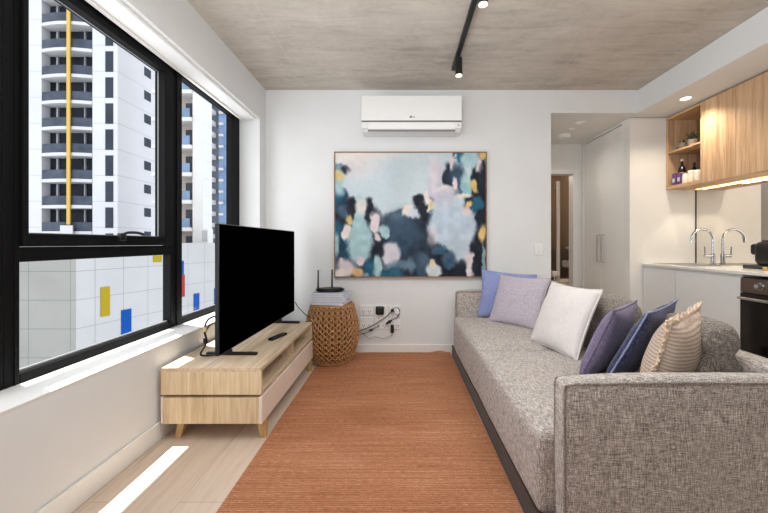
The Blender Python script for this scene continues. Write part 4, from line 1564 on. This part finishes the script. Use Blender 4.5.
for (a, b, c, d, mt) in ((100.5, 109.5, 287, 316, 'p_yellow'), (121, 131, 309.5, 334, 'p_blue'), (153, 161.5, 255.5, 262, 'p_yellow'),
                         (178, 184.5, 275, 297, 'p_red'), (178, 183.5, 261, 274.8, 'p_blue'), (193.5, 199, 293.5, 310, 'p_blue'), (214, 219, 288, 305, 'p_blue')):
    t0, z1_ = hit(a, c)
    t1, _ = hit(b, c)
    _, z0_ = hit((a + b) / 2, d)
    _, z1_ = hit((a + b) / 2, c)
    R = Matrix(((pd.x, pn.x, 0, pc.x), (pd.y, pn.y, 0, pc.y), (0, 0, 1, 0), (0, 0, 0, 1)))
    obj('coloured_panel', B(t0, t1, .0, .03, z0_, z1_, mat=R), mt, pod)

# ------------------------------------------------------------------ outside: white tower with yellow fin
t1_ = thing('apartment_tower', 'white apartment tower with curved balconies and tall yellow fin outside left window', 'building', (-40, 45, -30))
YT = 40.0
xa, xb, xc_, xd = -41.2, -35.35, -32.45, -52.0
zt0, zt1 = -30.0, 48.0
bm = B(xd, xa, YT, 60, zt0, zt1)
box(bm, xb, xc_, YT, 60, zt0, zt1)
box(bm, xa, xb, YT + 1.2, 60, zt0, zt1)
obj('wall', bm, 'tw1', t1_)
bm = B(xa, xb, YT + 1.0, YT + 1.2, 0, zt1)
obj('glazing', bm, 'tw_dark', t1_)
FL = 2.99
for k in range(-2, 13):
    z = 5.35 + FL * k
    bm = bmesh.new()
    pts = [(xa + .02, YT + 1.0)]
    for q in range(13):
        f = q / 12
        pts.append((xa + .02 + (xb - xa - .04) * f, YT - .05 - .40 * math.sin(PI * f)))
    pts.append((xb - .02, YT + 1.0))
    prism(bm, pts, (z - .26, z + .10), 'Z')
    obj('balcony_slab', bm, 'tw1s', t1_)
    bm = bmesh.new()
    n_ = 12
    rng_ = [(xa + .05 + (xb - xa - .1) * q / n_, YT + .03 - .40 * math.sin(PI * q / n_)) for q in range(n_ + 1)]
    prism(bm, rng_ + [(a, b + .06) for a, b in reversed(rng_)], (z + .105, z + 1.15), 'Z')
    obj('balustrade', bm, 'tw_bal', t1_)
    if k % 1 == 0:
        bm = B(xa + .9, xa + 1.1, YT + .8, YT + .99, z + .105, z + 2.7)
        box(bm, xb - 1.7, xb - 1.55, YT + .8, YT + .99, z + .105, z + 2.7)
        obj('pier', bm, 'midgrey', t1_)
obj('fin', B(-37.75, -37.38, YT - .62, YT - .48, 3.2, zt1), 'tw_yellow', t1_)
for k in range(-1, 12):
    z0_ = 17.8 + FL * (k - 5)
    obj('window', B(-33.85, -32.95, YT - .04, YT + .1, z0_, z0_ + 2.35), 'tw_slot', t1_)
    zc2 = 22.97 + FL * (k - 6)
    obj('window', B(xc_ - .1, xc_ + .04, 44.15, 45.3, zc2 - .55, zc2 + .55), 'tw_slot', t1_)
obj('terrace_rail', B(-38.3, -36.9, YT - .8, YT - .7, 1.6, 3.1), 'tw1s', t1_)

# ------------------------------------------------------------------ outside: cream tower with blue balconies
t2_ = thing('apartment_tower', 'cream apartment tower with blue glass balconies outside right window', 'building', (-24, 42, -30))
Y2 = 38.0
bm = bmesh.new()
prism(bm, [(-22.65, Y2), (-21.5, Y2), (-24.4, Y2 + 5), (-27, Y2 + 5), (-27, Y2 + 1.41), (-22.65, Y2 + 1.41)], (-30, 40), 'Z')
obj('wall', bm, 'tw2', t2_)
obj('rear_wall', B(-27, -22.66, Y2 + 1.36, Y2 + 1.405, -30, 40), 'tw2b', t2_)
for k in range(-4, 8):
    z = 11.6 + 3.0 * k
    obj('balcony_slab', B(-27, -22.66, Y2 - .2, Y2 + 1.35, z - .2, z + .2), 'tw2', t2_)
    obj('balustrade', B(-25, -22.9, Y2 - .15, Y2 - .08, z + .205, z + 1.2), 'tw2g', t2_)
    obj('window', B(-24.2, -22.7, Y2 + 1.3, Y2 + 1.355, z + .21, z + 2.3), 'tw_slot', t2_)

# ------------------------------------------------------------------ outside: distant slate tower
t3_ = thing('apartment_tower', 'distant slate blue tower with white balcony bands outside right window', 'building', (-50, 100, -30))
Y3 = 95.0
obj('wall', B(-58, -30, Y3, Y3 + 20, -30, 90), 'tw3', t3_)
obj('glazing', B(-49.2, -46.0, Y3 - .5, Y3 - .01, -30, 90), 'tw3g', t3_)
for k in range(-2, 21):
    z = 2.6 + 3.05 * k
    bm = B(-52.3, -50.2, Y3 - 2.0, Y3 - .01, z - .25, z + .9)
    obj('balcony', bm, 'tw1s', t3_)
    bm = B(-53.9, -53.2, Y3 - .8, Y3 - .01, z - .15, z + .35)
    box(bm, -48.9, -47.8, Y3 - 1.2, Y3 - .51, z - .1, z + .5)
    obj('ledge', bm, 'tw1s', t3_)
pb = thing('plant_room', 'small pale rooftop box standing at the foot of the slate tower', 'plant room', (-23.5, 42, 1))
p = at(204.5, 235, 36.0)
obj('housing', B(p.x - .35, p.x + .35, 36.0, 37.0, -9, CZ + 1.5, bev=.03), 'tw2', pb)
obj('louvre', B(p.x - .25, p.x + .25, 35.95, 35.995, CZ + .2, CZ + 1.3), 'midgrey', pb)

# ------------------------------------------------------------------ light
w = bpy.data.worlds.new('sky')
w.use_nodes = True
scn.world = w
bg = w.node_tree.nodes['Background']
bg.inputs['Color'].default_value = (.93, .96, 1.0, 1)
bg.inputs['Strength'].default_value = 2.8


def light(name, typ, loc, energy, color=(1, 1, 1), **kw):
    d = bpy.data.lights.new(name, typ)
    d.energy = energy
    d.color = color
    tgt = kw.pop('aim', None)
    for k, v in kw.items():
        setattr(d, k, v)
    o = bpy.data.objects.new(name, d)
    COL.objects.link(o)
    o.location = loc
    if tgt is not None:
        o.rotation_euler = (Vector(tgt)).to_track_quat('-Z', 'Y').to_euler()
    return o


light('sun', 'SUN', (-5, 5, 20), 14.0, (1, .97, .93), aim=(.22, -.11, -1), angle=.006)
light('overhead_fill', 'AREA', (.55, 1.2, 2.5), 31, (.96, .985, 1), aim=(0, 0, -1), shape='RECTANGLE', size=2.6, size_y=1.5)  # added soft fill from above, stands in for general room light
light('ceiling_bounce_fill', 'AREA', (-.45, -.5, 1.2), 64, (.94, .975, 1), aim=(-.15, .55, 1), shape='RECTANGLE', size=2.0, size_y=1.2)  # added unseen fill, thrown up at the slab to bounce back down
light('front_fill', 'AREA', (.5, 1.15, 2.2), 10, (.95, .98, 1), aim=(.15, .8, .5), shape='RECTANGLE', size=1.6, size_y=.4)  # added unseen fill to lift the header and upper back wall
light('track_spot_lamp', 'SPOT', s1, 9, (1, .93, .84), aim=(.0, .1, -1), spot_size=1.7, spot_blend=.9, shadow_soft_size=.03)
light('track_spot_lamp', 'SPOT', s2, 9, (1, .93, .84), aim=(.0, .1, -1), spot_size=1.7, spot_blend=.9, shadow_soft_size=.03)
light('downlight_lamp', 'SPOT', (2.62, 3.19, ZK - .02), 30, (1, .86, .68), aim=(.03, .0, -1), spot_size=2.3, spot_blend=.8, shadow_soft_size=.04)
light('downlight_lamp', 'SPOT', (2.5, 2.0, ZK - .02), 26, (1, .88, .72), aim=(.0, .0, -1), spot_size=2.3, spot_blend=.8, shadow_soft_size=.04)
light('cupboard_lamp', 'AREA', (XK - .043, 2.6, Z0 - .012), 4, (1, .84, .62), aim=(0, 0, -1), shape='RECTANGLE', size=.03, size_y=1.2)
light('puck_lamp', 'SPOT', (WF + .17, 3.45, Z0 - .02), 4, (1, .87, .68), aim=(0, .1, -1), spot_size=1.5, spot_blend=.5, shadow_soft_size=.02)
light('hall_lamp', 'SPOT', (1.95, 4.1, 2.42), 9, (1, .93, .84), aim=(0, 0, -1), spot_size=2.6, spot_blend=.9, shadow_soft_size=.03)
light('bathroom_lamp', 'POINT', (2.0, 5.6, 2.25), 12, (1, .88, .74), shadow_soft_size=.1)

scn.view_settings.view_transform = 'Standard'
scn.view_settings.look = 'None'
scn.view_settings.exposure = 0.0
scn.view_settings.gamma = 1.0
